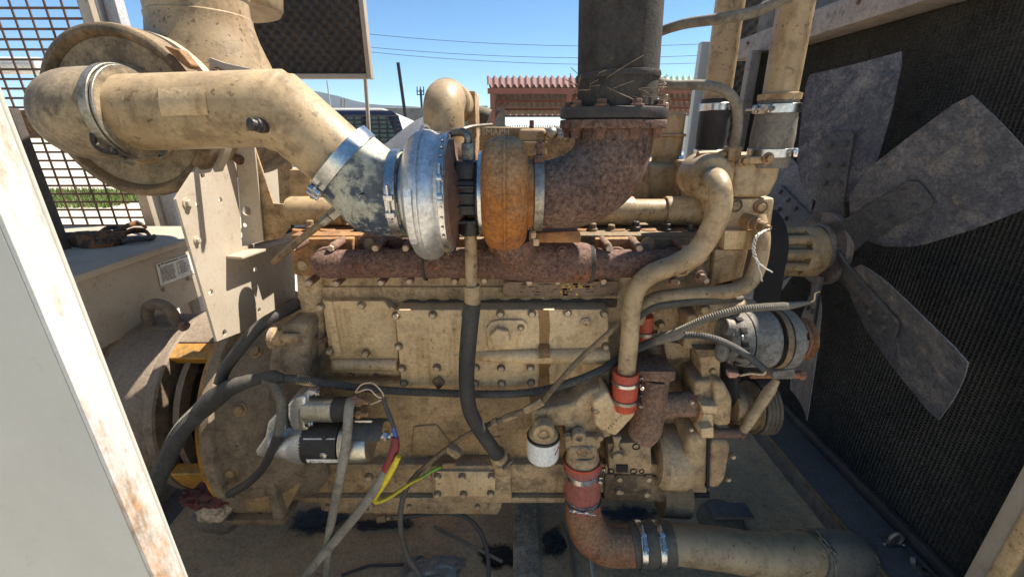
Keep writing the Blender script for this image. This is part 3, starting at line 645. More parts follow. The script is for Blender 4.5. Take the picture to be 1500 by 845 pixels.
# block
b = B(); b.slab([(432, 398), (1042, 398), (1030, 690), (447, 690)], 1.15, .5, .012); blk = obj('cylinder_block', b, 'tan', eng)
b = B()
for i in range(14):                                   # cast scallops below the manifold
    x = 470 + 30 * i; b.ball(p(x, 432, 1.152), .028, (1, .5, .9), 12)
b.slab([(440, 420), (905, 420), (905, 440), (440, 440)], 1.142, .04, .008); obj('water_jacket', b, 'tan', eng)
b = B(); b.slab([(432, 402), (470, 402), (478, 520), (448, 530)], 1.135, .05, .012); obj('block_corner_rib', b, 'tan', eng)
# lower crankcase
b = B(); b.slab([(420, 560), (905, 560), (900, 682), (425, 682)], 1.115, .5, .02, 3); crank = obj('crankcase', b, 'tan_brown', eng)
b = B(); b.slab([(605, 625), (640, 622), (660, 650), (645, 668), (600, 668)], 1.105, .05, .012); obj('cast_pad', b, 'tan_brown', eng); b = B(); b.slab([(700, 640), (735, 640), (735, 668), (700, 668)], 1.107, .05, .01); obj('cast_pad', b, 'tan_brown', eng)
# side covers
b = B(); b.slab([(471, 440), (559, 440), (579, 453), (585, 549), (486, 546)], 1.12, .06, .004); cov = obj('side_cover', b, 'tan_clean', eng, label='left inspection cover with rounded lower lip')
b = B(); b.slab([(473, 441), (486, 441), (500, 520), (490, 526)], 1.112, .02, .003); b.slab([(487, 441), (562, 441), (572, 453), (487, 453)], 1.113, .02, .003); obj('cover_rim', b, 'tan_clean', cov)
b = B(); b.tube([p(489, 534, 1.115), p(583, 534, 1.115)], [.018, .0185], 20); obj('cover_lip', b, 'tan_clean', cov)
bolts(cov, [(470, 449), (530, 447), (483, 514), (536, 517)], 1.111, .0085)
b = B(); c = p(476, 500, 1.11); b.cyl(c + V((0, .02, 0)), c + V((-.01, -.02, .01)), .009, 12); obj('stud', b, 'bolt_rust', cov)
bolts(cov, [(515, 547), (551, 547)], 1.125, .007, .007, 'bolt_rust')
b = B(); b.slab([(578, 454), (891, 453), (893, 566), (588, 567)], 1.085, .09, .005); cov2 = obj('side_cover', b, 'tan_clean', eng, label='long flat camshaft cover with a hexagon plug')
b = B(); b.tube([p(632, 519, 1.10), p(690, 520, 1.092), p(770, 521, 1.086), p(891, 521, 1.084)], [.006, .017, .023, .026], 24); obj('oil_gallery', b, 'tan_clean', cov2)
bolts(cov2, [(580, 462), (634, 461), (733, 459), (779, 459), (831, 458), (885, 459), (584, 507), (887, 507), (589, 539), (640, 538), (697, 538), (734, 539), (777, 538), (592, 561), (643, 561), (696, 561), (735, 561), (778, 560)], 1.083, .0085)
bolt(cov2, p(682, 460, 1.083))
b = B(); pl = [(713, 498), (712, 482), (719, 472), (732, 469), (765, 469), (772, 474), (774, 482), (770, 490), (761, 492), (757, 497), (756, 511), (716, 512)]
b.slab(pl, 1.075, .014, .003); pad = obj('plug_bracket', b, 'tan_clean', cov2)
c = p(733, 491, 1.074); b = B(); b.lathe(c, TOCAM, [(0, .029), (.003, .03), (.016, .03), (.019, .027)], 6); obj('hex_plug', b, 'tan_clean', cov2)
bolt(cov2, p(763, 480, 1.073), TOCAM, .006, .004, 'bolt', 1.6)
c = p(858, 473, 1.082); b = B(); b.lathe(c, TOCAM, [(0, .016), (.004, .016), (.006, .012), (.009, .010), (.009, .004), (.004, .003)], 24); obj('round_plug', b, 'tan_clean', cov2)
b = B(); st_ = [(454, 1.0842), (480, 1.0842), (503, 1.0842), (508, 1.074), (514, 1.0645), (521, 1.0615), (529, 1.064), (535, 1.074), (540, 1.0842), (566, 1.0842)]; rows = []
for i, (y, Y) in enumerate(st_):
    wl = 790 - (2 if i % 3 == 0 else 0); rows.append((b.bm.verts.new(p(wl, y, Y)), b.bm.verts.new(p(804 + (i % 2) * 2, y, Y))))
for (a, c), (d_, e) in zip(rows, rows[1:]): b.bm.faces.new((a, c, e, d_))
obj('oil_stain', b, 'varnish', cov2)
# cable clip on the cover
b = B(); b.slab([(632, 560), (642, 553), (652, 562), (642, 572)], 1.07, .012, .003); obj('cable_clip', b, 'tan_dirty', cov2)
b = B(); b.slab([(590, 439), (905, 437), (905, 452), (640, 452), (585, 450)], 1.138, .03, .010, 3); obj('oil_sludge', b, 'sludge', eng)
# nameplate
npl = [p(737, 413, 1.125), p(905, 412, 1.125), p(905, 434, 1.125), p(737, 435, 1.125)]
b = B(); b.prism(npl, [q + V((0, .004, 0)) for q in npl], .0008, 1); plate = obj('nameplate', b, 'brass_plate', eng, label='long tarnished brass nameplate with worn print')
nx_, ny_ = npl[1] - npl[0], npl[3] - npl[0]
def nb(u0, u1, v0, v1):
    f = [npl[0] + nx_ * u + ny_ * v - V((0, .0008, 0)) for u, v in ((u0, v0), (u1, v0), (u1, v1), (u0, v1))]; return B().prism(f, [q + V((0, .0006, 0)) for q in f])
b = B()
for k in range(26):
    u = random.uniform(.50, .75); v = .12 + .17 * random.randint(0, 4); b.absorb(nb(u, u + random.uniform(.015, .05), v, v + .11).bm)
obj('print', b, 'brass_bright', plate, flat=True, kind='stuff')
b = B()
for k in range(34):
    u = random.uniform(.12, .88); v = .14 + .17 * random.randint(0, 4); b.absorb(nb(u, u + random.uniform(.01, .06), v, v + .05).bm)
for u, v in ((.02, .08), (.02, .85), (.97, .85), (.955, .85)): b.absorb(nb(u - .006, u + .006, v - .05, v + .05).bm)
obj('print', b, 'ink', plate, flat=True, kind='stuff')
# heads
for x0, x1, m in ((424, 620, 'tan_rust'), (626, 836, 'tan_dirty'), (842, 1042, 'tan_dirty')):
    b = B(); b.slab([(x0, 344), (x1, 344), (x1, 404), (x0 + (6 if x0 < 500 else 0), 404)], 1.14, .46, .008); hd = obj('cylinder_head', b, m, eng)
for x0, x1, m in ((441, 517, 'tan_rust'), (523, 606, 'manifold'), (655, 735, 'tan_dirty'), (770, 838, 'tan_dirty'), (872, 934, 'tan_rust'), (944, 1032, 'tan_dirty')):
    b = B(); b.slab([(x0, 350), (x1, 349), (x1, 404), (x0, 404)], 1.122, .03, .005); obj('port_flange', b, m, eng)
for x, y, r_ in ((443, 390, .016), (541, 358, .016), (949, 357, .019), (745, 391, .016), (652, 360, .015)):
    c = p(x, y, 1.121); b = B(); b.lathe(c + V((0, .004, 0)), TOCAM, [(0, r_), (.005, r_), (.007, r_ * .9), (.004, r_ * .8)], 24); obj('core_plug', b, 'tan_pipe', eng)
for x in (444, 498, 560, 602, 885, 927, 991):
    c = p(x, 355, 1.11); b = B(); b.cyl(c + V((0, .03, 0)), c - V((0, .055, 0)), .0115, 14); s_ = obj('stud_sleeve', b, 'bolt_rust', eng)
    bolt(s_, c - V((0, .056, 0)), TOCAM, .009, .008, 'bolt_tip', 1.1)
for x in (700, 777, 823):
    bolt(eng, p(x, 368, 1.005), TOCAM, .010, .010, 'bolt_rust', 1.3)
for x, y in ((457, 411), (496, 412), (561, 411), (602, 409), (667, 409), (710, 408), (775, 410), (816, 409), (882, 409), (988, 410), (1030, 408)):
    c = p(x, y, 1.10); b = B(); b.cyl(c + V((0, .03, 0)), c - V((0, .012, 0)), .0105, 14); s_ = obj('stud_sleeve', b, 'bolt_rust', eng)
    bolt(s_, c - V((0, .013, 0)), TOCAM, .0088, .008, 'bolt_tip', 1.25)
# exhaust manifold
YMF = 1.06
for pts, w in (([(462, 388), (468, 387), (480, 387), (560, 386), (612, 385), (622, 385)], [28, 38, 42, 42, 42, 42]), ([(620, 385), (628, 385), (640, 385), (652, 384)], [44, 47, 46, 42]), ([(650, 385), (700, 385), (735, 384)], [44, 46, 50]),
               ([(865, 386), (873, 386), (890, 386), (985, 386), (1000, 386)], [49, 46, 42, 41, 40])):
    pts3 = [(x, y, YMF) for x, y in pts]; b = B(); b.tube([p(*q) for q in pts3], [rpx(*pts3[int(i * (len(pts3) - 1) / (len(w) - 1))], q) for i, q in enumerate(w)], 28); obj('exhaust_manifold', b, 'manifold', eng, label='rusty exhaust manifold section')
b = B(); b.tube([p(728, 382, YMF), p(748, 380, YMF), p(790, 381, YMF), p(825, 383, YMF), p(856, 385, YMF), p(866, 386, YMF)], [.046, .055, .058, .055, .052, .049], 32)
b.tube(catmull([p(735, 384, YMF), p(752, 372, 1.04), p(752, 358, .99), p(752, 345, .98)], 6), [.045, .052, .052, .046], 24)
b.ball(p(720, 378, 1.06), .054, (1.3, .9, 1)); mc = obj('exhaust_manifold', b, 'manifold', eng, label='rusty centre manifold under the turbo')
for x in (480, 562, 694, 800, 902, 985):
    b = B(); b.tube([p(x, 383, YMF), p(x, 378, 1.13)], [.036, .034], 18); obj('manifold_port', b, 'manifold', eng)
b = B(); b.lathe(p(862, 386, YMF), AX, [(0, .042), (0, .052), (.009, .052), (.009, .042)], 32, cap=False); obj('seal_ring', b, 'stack', eng); b = B(); b.lathe(p(622, 385, YMF), AX, [(0, .038), (0, .047), (.006, .047), (.006, .038)], 32, cap=False); obj('seal_ring', b, 'stack', eng)
# turbo mounting flange and bracket strip
b = B(); b.slab([(717, 350), (790, 350), (790, 361), (717, 361)], .97, .10, .004); fl = obj('turbo_flange', b, 'tan_clean', eng)
b = B(); b.slab([(780, 342), (848, 338), (852, 347), (850, 356), (782, 356)], 1.0, .11, .003); obj('heat_bracket', b, 'tan_rust', eng)
bolt(eng, p(776, 343, .96), AX, .011, .012, 'tan_clean', 1.3)
# everything on top of the heads
for seg in ((425, 505, 38), (506, 560, 34), (640, 700, 34), (800, 868, 34), (925, 974, 34)):
    b = B(); b.tube([p(seg[0], 309, 1.25), p(seg[1], 309, 1.25)], rpx(600, 309, 1.25, seg[2]), 26); obj('water_manifold', b, 'tan_pipe', eng)
for x0, x1 in ((868, 926), (973, 1040), (428, 504)):
    b = B(); L = (p(x1, 309, 1.25) - p(x0, 309, 1.25)).length; r_ = rpx(900, 309, 1.25, 42)
    b.lathe(p(x0, 309, 1.25), AX, [(0, r_ - .006), (0, r_ - .001), (.004, r_), (L - .004, r_), (L, r_ - .001), (L, r_ - .006)], 36); obj('connector_sleeve', b, 'tan_pipe', eng)
for x0, x1, y0, y1, Y in ((905, 1022, 240, 312, 1.42), (424, 560, 250, 318, 1.42), (690, 770, 255, 312, 1.45)):
    b = B(); b.slab([(x0, y0), (x1, y0), (x1 + 3, y1), (x0 + 3, y1)], Y, .34, .022, 4); rc = obj('rocker_cover', b, 'tan_pipe', eng)
    for f in (.35, .75):
        xx = x0 + (x1 - x0) * f; b = B(); b.tube([p(xx, y0 + 6, Y + .006), p(xx + 1, y1 - 24, Y + .002)], .012, 14); b.ball(p(xx + 1, y1 - 24, Y + .002), .014); obj('cover_groove', b, 'tan', rc)
for x, y in ((525, 334), (537, 334), (828, 332), (931, 333), (977, 336), (868, 336), (895, 338), (455, 332), (1010, 336)):
    c = p(x, y, 1.19); b = B(); b.cyl(c - V((0, 0, .03)), c + V((0, 0, .004)), .014, 14); b.lathe(c + V((0, 0, .004)), (0, 0, 1), [(0, .010), (.012, .010), (.014, .008)], 12); obj('head_bolt', b, 'bolt_black' if x not in (868, 895, 455) else 'tan_dirty', eng)
b = B()
for x in (440, 480, 560, 850, 905, 950, 1000):
    b = B(); b.cyl(p(x, 344, 1.2) - V((0, 0, .02)), p(x, 335, 1.2), .022, 16); obj('head_boss', b, 'tan_rust', eng)
# cylinder-like breather housings behind
br = thing('filler_tower', p(973, 240, 1.5), 'stacked tan filler tower with flange standing on the rocker cover', 'filler')
c = p(973, 242, 1.5); s = mpp(973, 215, 1.5)
b = B(); b.lathe(c - V((0, 0, .02)), (0, 0, 1), [(0, 19 * s), (.05, 19 * s), (.05, 22 * s), (.056, 22 * s), (.11, 22 * s), (.113, 25 * s), (.119, 25 * s), (.122, 21 * s), (.178, 21 * s), (.182, 19 * s)], 36); obj('tower_body', b, 'tan_pipe', br)
b = B(); b.cyl(c + V((-.02, 0, .16)), c + V((-.02, 0, .195)), .010, 12); b.cyl(c + V((-.02, 0, .195)), c + V((-.02, 0, .22)), .005, 10); obj('stud', b, 'bolt', br)
ac = thing('aftercooler_housing', p(775, 250, 1.52), 'flat tan housing wall with chalk letters behind the turbocharger', 'housing')
b = B(); b.slab([(692, 186), (852, 187), (852, 300), (692, 300)], 1.55, .22, .006); hw = obj('housing_wall', b, 'tan', ac)
q0 = p(702, 198, 1.549); text('chalk_writing', 'ISMAPH', q0, (1, 0, 0), (0, 0, 1), .030, 'chalk', hw, width=44 * mpp(720, 195, 1.55))
b = B(); b.slab([(760, 189), (800, 188), (801, 210), (760, 210)], 1.50, .07, .012, 3); b.slab([(756, 208), (804, 208), (804, 213), (756, 213)], 1.49, .08, .003); b.slab([(766, 212), (800, 212), (801, 229), (766, 229)], 1.50, .07, .006); obj('breather_cap', b, 'tan_pipe', ac)
b = B(); b.cyl(p(779, 188, 1.53), p(779, 176, 1.53), .008, 10); obj('stud', b, 'bolt_rust', ac)
b = B(); b.tube(path([(802, 193, 1.5), (815, 192, 1.5), (826, 196, 1.48), (832, 205, 1.47)]), [.010, .016, .014, .012], 12); b.ball(p(808, 195, 1.49), .02); b.ball(p(822, 200, 1.48), .016); obj('breather_valve', b, 'steel_dirty', ac)
b = B(); b.slab([(842, 228), (940, 228), (940, 300), (842, 300)], 1.6, .2, .01); obj('housing_wall', b, 'tan_pipe', ac)
b = B(); b.slab([(918, 226), (945, 226), (945, 245), (918, 245)], 1.5, .1, .006); obj('cover_block', b, 'tan_pipe', ac)
# left small tan boxes by the plate
b = B(); b.slab([(422, 248), (455, 248), (455, 300), (424, 300)], 1.33, .2, .008); obj('lifting_bracket', b, 'tan_pipe', eng)
# sump
b = B(); b.slab([(430, 680), (1040, 680), (1036, 722), (436, 722)], 1.085, .55, .006); sump = obj('oil_pan', b, 'tan', eng)
b = B(); b.slab([(440, 722), (1040, 722), (1040, 729), (440, 729)], 1.10, .5, .002); obj('pan_gasket', b, 'dark_inside', eng)
b = B(); b.slab([(438, 729), (838, 729), (838, 736), (438, 736)], 1.075, .5, .002); obj('pan_rail', b, 'tan', eng)
b = B(); b.slab([(468, 736), (736, 735), (733, 748), (728, 754), (500, 752), (470, 748)], 1.085, .5, .006); obj('pan_bottom', b, 'tan', eng)
b = B(); b.slab([(632, 683), (748, 681), (750, 736), (634, 736)], 1.065, .06, .006); sc = obj('pan_casting', b, 'tan', eng)
b = B(); b.slab([(637, 694), (640, 690), (722, 691), (726, 695), (725, 724), (721, 727), (638, 727)], 1.055, .02, .003); obj('access_cover', b, 'tan_clean', sc)
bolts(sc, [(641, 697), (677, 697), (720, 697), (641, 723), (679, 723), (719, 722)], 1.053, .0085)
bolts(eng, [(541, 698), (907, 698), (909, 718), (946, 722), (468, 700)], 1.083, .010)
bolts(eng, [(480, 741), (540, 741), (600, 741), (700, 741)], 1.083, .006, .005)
b = B(); c = p(537, 742, 1.07); b.lathe(c + V((0, .04, 0)), TOCAM, [(0, .022), (.04, .022), (.045, .018), (.045, .010), (.03, .009)], 20); obj('drain_boss', b, 'tan', eng)

# flywheel housing
b = B(); b.lathe((-.893, GY, GZ), AX, [(0, .28), (0, .395), (.005, .40), (.03, .40), (.034, .395), (.036, .375), (.05, .37), (.17, .36), (.24, .34), (.30, .30)], 84); fh = obj('flywheel_housing', b, 'bell', eng, label='round dusty flywheel housing')
b = B(); b.slab([(388, 560), (398, 484), (424, 474), (450, 474), (450, 690), (400, 690)], 1.06, .3, .02, 3); obj('housing_web', b, 'bell', fh)
def bell_pt(px, py, rr):
    d = ray(px, py); A = d.y ** 2 + d.z ** 2; Bq = -d.y * GY + d.z * (EYE - GZ); Cq = GY ** 2 + (EYE - GZ) ** 2 - rr * rr
    t = (-Bq - math.sqrt(max(0, Bq * Bq - A * Cq))) / A; q = d * t; q.z += EYE; return q
for q in ((375, 516), (318, 560), (312, 640), (352, 600), (340, 690)):
    w = bell_pt(*q, .366); bolt(fh, w, V((0, w.y - GY, w.z - GZ)), .015, .012, 'tan_brown', 1.35)
b = B(); c = p(409, 495, 1.05); b.lathe(c + V((-.02, 0, 0)), AX, [(0, .03), (.012, .03), (.014, .022), (.03, .022), (.032, .014), (.075, .013)], 20); obj('timing_plug', b, 'tan', fh)
b = B(); b.slab([(318, 700), (440, 690), (440, 712), (408, 769), (330, 762)], 1.03, .25, .01); ft = obj('housing_foot', b, 'tan_brown', fh)
b = B(); b.slab([(383, 697), (398, 697), (416, 762), (400, 762)], 1.005, .04, .005); obj('gusset', b, 'bell', ft)
b = B(); b.slab([(330, 762), (418, 762), (418, 769), (330, 769)], 1.0, .22, .003); obj('foot_plate', b, 'tan_dirty', ft)
b = B(); c = p(382, 754, 1.028); b.lathe(c, TOCAM, [(0, .011), (.002, .011), (.002, .008), (-.01, .008)], 16); obj('foot_hole', b, 'dark_inside', ft)

# ================================================================== turbocharger
TY = .97; TC = p(640, 285, TY); tz = TC.z
def tx(px_): return p(px_, 285, TY).x
ts = mpp(640, 285, TY)
turbo = thing('turbocharger', (tx(690), TY, tz - .13), 'turbocharger with silver compressor and orange rusted turbine housing', 'turbocharger')
x0 = tx(604); b = B()
n = 72; prof = [(-.004, .075), (.0, .092), (.004, .118), (.014, .134), (.026, .142), (.040, .1435), (.052, .1415), (.064, .134), (.070, .128), (.074, .130), (.080, .131), (.088, .1305), (.091, .126), (.091, .085)]
rings = []
for t, r_ in prof:
    ring = []
    for k in range(n):
        a = 2 * math.pi * k / n; sw = 1 + .035 * math.cos(a - R(250)) * (1 if r_ > .12 and t < .066 else 0)
        ring.append(b.bm.verts.new((x0 + t, TY - r_ * sw * math.cos(a), tz + r_ * sw * math.sin(a))))
    rings.append(ring)
for a_, c_ in zip(rings, rings[1:]):
    for k in range(n): b.bm.faces.new((a_[k], a_[(k + 1) % n], c_[(k + 1) % n], c_[k]))
comp = obj('compressor_housing', b, 'alu', turbo, label='silver aluminium compressor housing')
b = B(); b.lathe((x0 + .038, TY, tz), AX, [(0, .143), (.0, .1485), (.0025, .1485), (.0025, .143)], 72, cap=False); obj('casting_seam', b, 'alu', comp)
b = B(); nsl = 10
f = [V((x0 + .016, TY - .1445 * math.cos(R(a)), tz + .1445 * math.sin(R(a)))) for a in range(-36, 16, 6)]; g_ = [V((x0 + .03, q.y, q.z)) for q in f]
for i in range(len(f) - 1):
    c0_ = V((0, TY, tz)); b.prism([f[i], f[i + 1], g_[i + 1], g_[i]], [q + (V((q.x, TY, tz)) - q).normalized() * .012 for q in (f[i], f[i + 1], g_[i + 1], g_[i])])
obj('raised_boss', b, 'alu', comp)
b = B(); b.cyl((x0 - .03, TY, tz), (x0 + .004, TY, tz), .083, 40); obj('inlet_neck', b, 'alu', comp)
b = B(); b.lathe((x0 + .091, TY, tz), AX, [(0, .10), (0, .118), (.006, .118), (.008, .10), (.012, .075), (.03, .05)], 48); obj('back_plate', b, 'bolt_rust', turbo)
clamp(turbo, (x0 + .0845, TY, tz), AX, .131, .013, (0, -1, .25), 'steel', name='v_band_clamp')
b = B()
for a in range(-30, 64, 9):
    q = V((x0 + .0845, TY - .1365 * math.cos(R(a)), tz + .1365 * math.sin(R(a)))); b.lathe(q, V((0, -math.cos(R(a)), math.sin(R(a)))), [(0, .0035), (.002, .003)], 8)
obj('clamp_rivets', b, 'steel', turbo)
# bearing housing, black with oil
bx0, bx1 = tx(664), tx(706); b = B()
b.cyl((bx0 - .005, TY, tz), (bx1 + .01, TY, tz), .048, 32); b.box(((bx0 + bx1) / 2, TY - .01, tz + .045), (.046, .07, .06), .008); b.box(((bx0 + bx1) / 2, TY - .042, tz), (.052, .03, .075), .006)
b.cyl((bx1 - .012, TY, tz), (bx1 - .002, TY, tz), .075, 36)
bh = obj('bearing_housing', b, 'oily', turbo)
for dz in (.024, .008, -.018):
    b = B(); b.box(((bx0 + bx1) / 2, TY - .060, tz + dz), (.046, .010, .006), .002); obj('cast_rib', b, 'oily', bh)
ar = [(-.006, .0), (-.006, -.010), (-.012, -.010), (0, -.024), (.012, -.010), (.006, -.010), (.006, 0)]
c = V(((bx0 + bx1) / 2 + .008, TY - .0575, tz - .012)); b = B(); b.prism([c + V((u, 0, v)) for u, v in ar], [c + V((u, .003, v)) for u, v in ar], .0005, 1); obj('cast_arrow', b, 'oily', bh)
b = B(); b.box((c.x, TY - .0575, tz + .016), (.026, .003, .014), .001); obj('cast_badge', b, 'oily', bh)
b = B(); b.lathe((bx1 - .004, TY, tz), AX, [(0, .06), (0, .094), (.004, .095), (.012, .095), (.014, .092), (.014, .06)], 48, cap=False); obj('v_band_clamp', b, 'steel', turbo)
q = p(686, 222, TY); b = B(); b.box(q + V((0, 0, -.005)), (.027, .026, .045), .003); b.cyl(q + V((0, 0, -.05)), q + V((0, 0, -.02)), .010, 12)
b.tube(catmull([q + V((0, 0, .015)), q + V((0, 0, .03)), q + V((-.012, .01, .04)), q + V((-.04, .03, .036)), q + V((-.06, .1, .02))], 6), .009, 12); obj('oil_fitting', b, 'steel_dirty', turbo)
# turbine housing
t0 = tx(709); prof = [(-.012, .07), (-.004, .088), (.0, .098), (.006, .112), (.016, .120), (.030, .1235), (.048, .125), (.066, .1235), (.080, .119), (.090, .110), (.096, .096), (.098, .075)]
b = B(); b.lathe((t0, TY, tz), AX, prof, 72, cap=False)
b.tube(catmull([V((t0 + .047, TY + .02, tz - .07)), V((t0 + .047, TY + .03, tz - .10)), V((t0 + .047, TY + .035, tz - .135))], 6), [.05, .045, .04], 24)
tb_ = obj('turbine_housing', b, 'rust_orange', turbo, label='orange rusted turbine housing')
b = B(); b.lathe((t0 + .046, TY, tz), AX, [(0, .120), (.0, .1285), (.0045, .1285), (.0045, .120)], 72, cap=False); obj('casting_seam', b, 'rust_orange', tb_)
b = B(); b.lathe((t0 + .09, TY, tz), AX, [(0, .06), (0, .078), (.028, .076), (.03, .06)], 40); obj('outlet_neck', b, 'rust_orange', tb_)
cx = tx(787); b = B(); b.lathe((cx - .011, TY, tz), AX, [(0, .07), (0, .0785), (.002, .0815), (.021, .0815), (.023, .0785), (.023, .07)], 48, cap=False); oc = obj('outlet_clamp', b, 'steel_dirty', turbo)
b = B(); b.box((cx, TY - .03, tz + .079), (.022, .022, .016), .003); b.cyl((cx, TY - .03, tz + .08), (cx, TY - .03, tz + .118), .0055, 10); b.hexa((cx, TY - .03, tz + .1), (0, 0, 1), .008, .010); obj('clamp_bolt', b, 'bolt_rust', turbo)
# oil drain
dr = thing('oil_drain', p(690, 400, .94), 'tan turbo drain pipe running into a black rubber hose', 'hose')
b = B(); q = p(689, 330, .95); b.cyl(q + V((0, 0, -.02)), q + V((0, 0, .016)), .026, 20); b.box(q + V((0, 0, .012)), (.06, .05, .010), .004); b.cyl(q + V((0, 0, -.035)), q, .014, 14); obj('drain_flange', b, 'oily', dr)
pipe('drain_pipe', [(689, 338, .95), (690, 380, .95), (691, 442, .95)], 18, 'tan_pipe', dr, 2)
pipe('hose_socket', [(691, 418, .95), (692, 430, .95), (692, 446, .95)], 24, 'tan_pipe', dr, 2)
pipe('rubber_hose', [(692, 443, .95), (688, 480, .95), (684, 530, .96), (684, 570, .97), (690, 605, .99), (710, 640, 1.02), (731, 668, 1.04)], 23, 'rubber', dr)
pipe('lower_socket', [(729, 664, 1.04), (734, 678, 1.05), (737, 690, 1.06)], 25, 'tan', dr, 3)
clamp(dr, p(733, 673, 1.045), p(737, 690, 1.06) - p(729, 664, 1.04), .0225, .012, (1, -1, 0), 'steel_dirty', False)

# ================================================================== exhaust
exh = thing('exhaust_elbow', p(850, 270, .98), 'rust-brown cast exhaust elbow with bolted round flange', 'exhaust pipe')
b = B(); pts = path([(787, 284, TY), (815, 284, TY), (848, 277, .975), (880, 255, .985), (896, 222, 1.0), (900, 192, 1.01)], 10)
b.tube(pts, [.070, .077, .083, .085, .085, .086], 40); obj('elbow', b, 'elbow_rust', exh)
fc = p(897, 183, 1.015)
def oval(rx, ry, n=40): return [V((fc.x + rx * math.cos(2 * math.pi * k / n), fc.y + ry * math.sin(2 * math.pi * k / n), 0)) for k in range(n)]
o = oval(.117, .108); b = B(); b.prism([q + V((0, 0, fc.z - .008)) for q in o], [q + V((0, 0, fc.z + .010)) for q in o], .003); obj('flange', b, 'elbow_rust', exh)
stk_ = thing('exhaust_stack', fc + V((0, 0, .011)), 'tall soot-black exhaust stack on a thick flange', 'exhaust pipe')
b = B(); b.prism([q + V((0, 0, fc.z + .012)) for q in o], [q + V((0, 0, fc.z + .034)) for q in o], .003); obj('flange', b, 'flange_black', stk_)
top = V((fc.x - .035, fc.y + .03, 2.75)); bt = fc + V((.006, 0, .034)); dd = (top - bt)
b = B(); b.tube([bt + dd * t for t in (0, .05, .1, .5, 1)], .0855, 48); obj('pipe', b, 'stack', stk_)
b = B(); b.lathe(bt + dd * .048, dd, [(0, .083), (0, .0885), (.006, .090), (.012, .0885), (.012, .083)], 48, cap=False); obj('wrap_band', b, 'flange_black', stk_)
b = B()
for k in range(46):
    a = random.uniform(0, 6.28); z_ = random.uniform(.015, .05); c = bt + dd * z_ + V((math.cos(a) * .0865, math.sin(a) * .0865, 0)); L = random.uniform(.02, .07)
    tdir = V((-math.sin(a), math.cos(a), random.uniform(-.6, .6))) * L + V((math.cos(a), math.sin(a), 0)) * .006
    b.tube([c, c + tdir * .5 + V((math.cos(a), math.sin(a), 0)) * random.uniform(.002, .012), c + tdir], .0009, 4)
obj('frayed_wire', b, 'wood', stk_, kind='stuff')
for a in (-150, -115, -75, -35, 20, 160, 100, 60):
    c = V((fc.x + .101 * math.cos(R(a)), fc.y + .094 * math.sin(R(a)), 0)); bolt(exh, c + V((0, 0, fc.z - .010)), (0, 0, -1), .0105, .016, 'bolt_rust', 1.4)
    bolt(stk_, c + V((0, 0, fc.z + .036)), (0, 0, 1), .0105, .010, 'bolt_rust', 1.4)

# ================================================================== compressor outlet elbow
ce = thing('charge_pipe', p(655, 190, 1.12), 'smooth beige charge-air elbow rising behind the compressor', 'pipe')
eb_ = p(656, 285, 1.12); h_ = V((.05, .99, 0)).normalized(); zc_ = p(656, 114, 1.165).z - .094; RB = .041
pts_ = [eb_, V((eb_.x, eb_.y, (eb_.z + zc_) / 2)), V((eb_.x, eb_.y, zc_))] + [V((eb_.x, eb_.y, zc_)) + h_ * RB * (1 - math.cos(R(a))) + V((0, 0, RB * math.sin(R(a)))) for a in range(8, 91, 8)] + [V((eb_.x, eb_.y, zc_ + RB)) + h_ * (RB + .05 + .06 * k) for k in range(3)]
b = B(); b.tube(pts_, .050, 40); obj('elbow', b, 'tan_pipe', ce)
b = B()
for k in range(3): b.lathe(V((eb_.x, eb_.y, zc_ + RB)) + h_ * (RB + .004 + .016 * k), h_, [(0, .049), (.004, .0535), (.010, .0535), (.014, .049)], 36, cap=False)
obj('hump_hose', b, 'tan_pipe', ce)
b = B(); b.slab([(684, 133), (696, 133), (698, 202), (686, 202)], 1.30, .14, .004); obj('flange', b, 'tan', ce)
b = B(); b.slab([(672, 196), (698, 186), (698, 290), (676, 290)], 1.30, .12, .01); obj('flange_neck', b, 'tan', ce)
pipe('hose_tail', [(692, 168, 1.5), (706, 170, 1.5), (716, 174, 1.5)], 26, 'rubber_dusty', ce, 4)
clamp(ce, p(655, 196, 1.12), (0, 0, 1), rpx(656, 195, 1.12, 67), .012, (-.5, -.8, 0), 'steel_dirty')
b = B(); b.tube(path([(640, 196, 1.07), (665, 194, 1.06), (690, 186, 1.1), (720, 183, 1.2)], 6), .0045, 8); obj('tie_rod', b, 'steel_dirty', ce)
b = B(); b.lathe(p(660, 232, 1.10), (0, 0, 1), [(-.03, .05), (0, .065), (.02, .062), (.035, .054)], 36); obj('outlet_collar', b, 'bolt_rust', ce)

# ================================================================== intake duct
YP = .94
ip = thing('intake_pipe', p(300, 165, YP), 'large tan air intake pipe with a mitred bend', 'pipe')
def mitre(b, a, c, d, r, n=40):                                # two straight runs meeting at a mitre
    a, c, d = V(a), V(c), V(d); d1, d2 = (c - a).normalized(), (d - c).normalized(); nrm = (d1 + d2).normalized(); w = d1.cross(d2).normalized(); rings = []
    for pt, dr_, pl in ((a, d1, d1), (c, d1, nrm), (d, d2, d2)):
        u = dr_.cross(w).normalized(); ring = []
        for k in range(n):
            th = 2 * math.pi * k / n; off = (u * math.cos(th) + w * math.sin(th)) * r
            off = off - dr_ * (off.dot(pl) / dr_.dot(pl)); ring.append(b.bm.verts.new(pt + off))
        rings.append(ring)
    for x_, y_ in zip(rings, rings[1:]):
        for k in range(n): b.bm.faces.new((x_[k], x_[(k + 1) % n], y_[(k + 1) % n], y_[k]))
    b.bm.faces.new(rings[0][::-1]); b.bm.faces.new(rings[-1]); return b
pa, pc, pd = p(150, 168, YP), p(411, 160, YP), p(512, 246, .96); pr_ = rpx(300, 160, YP, 104)
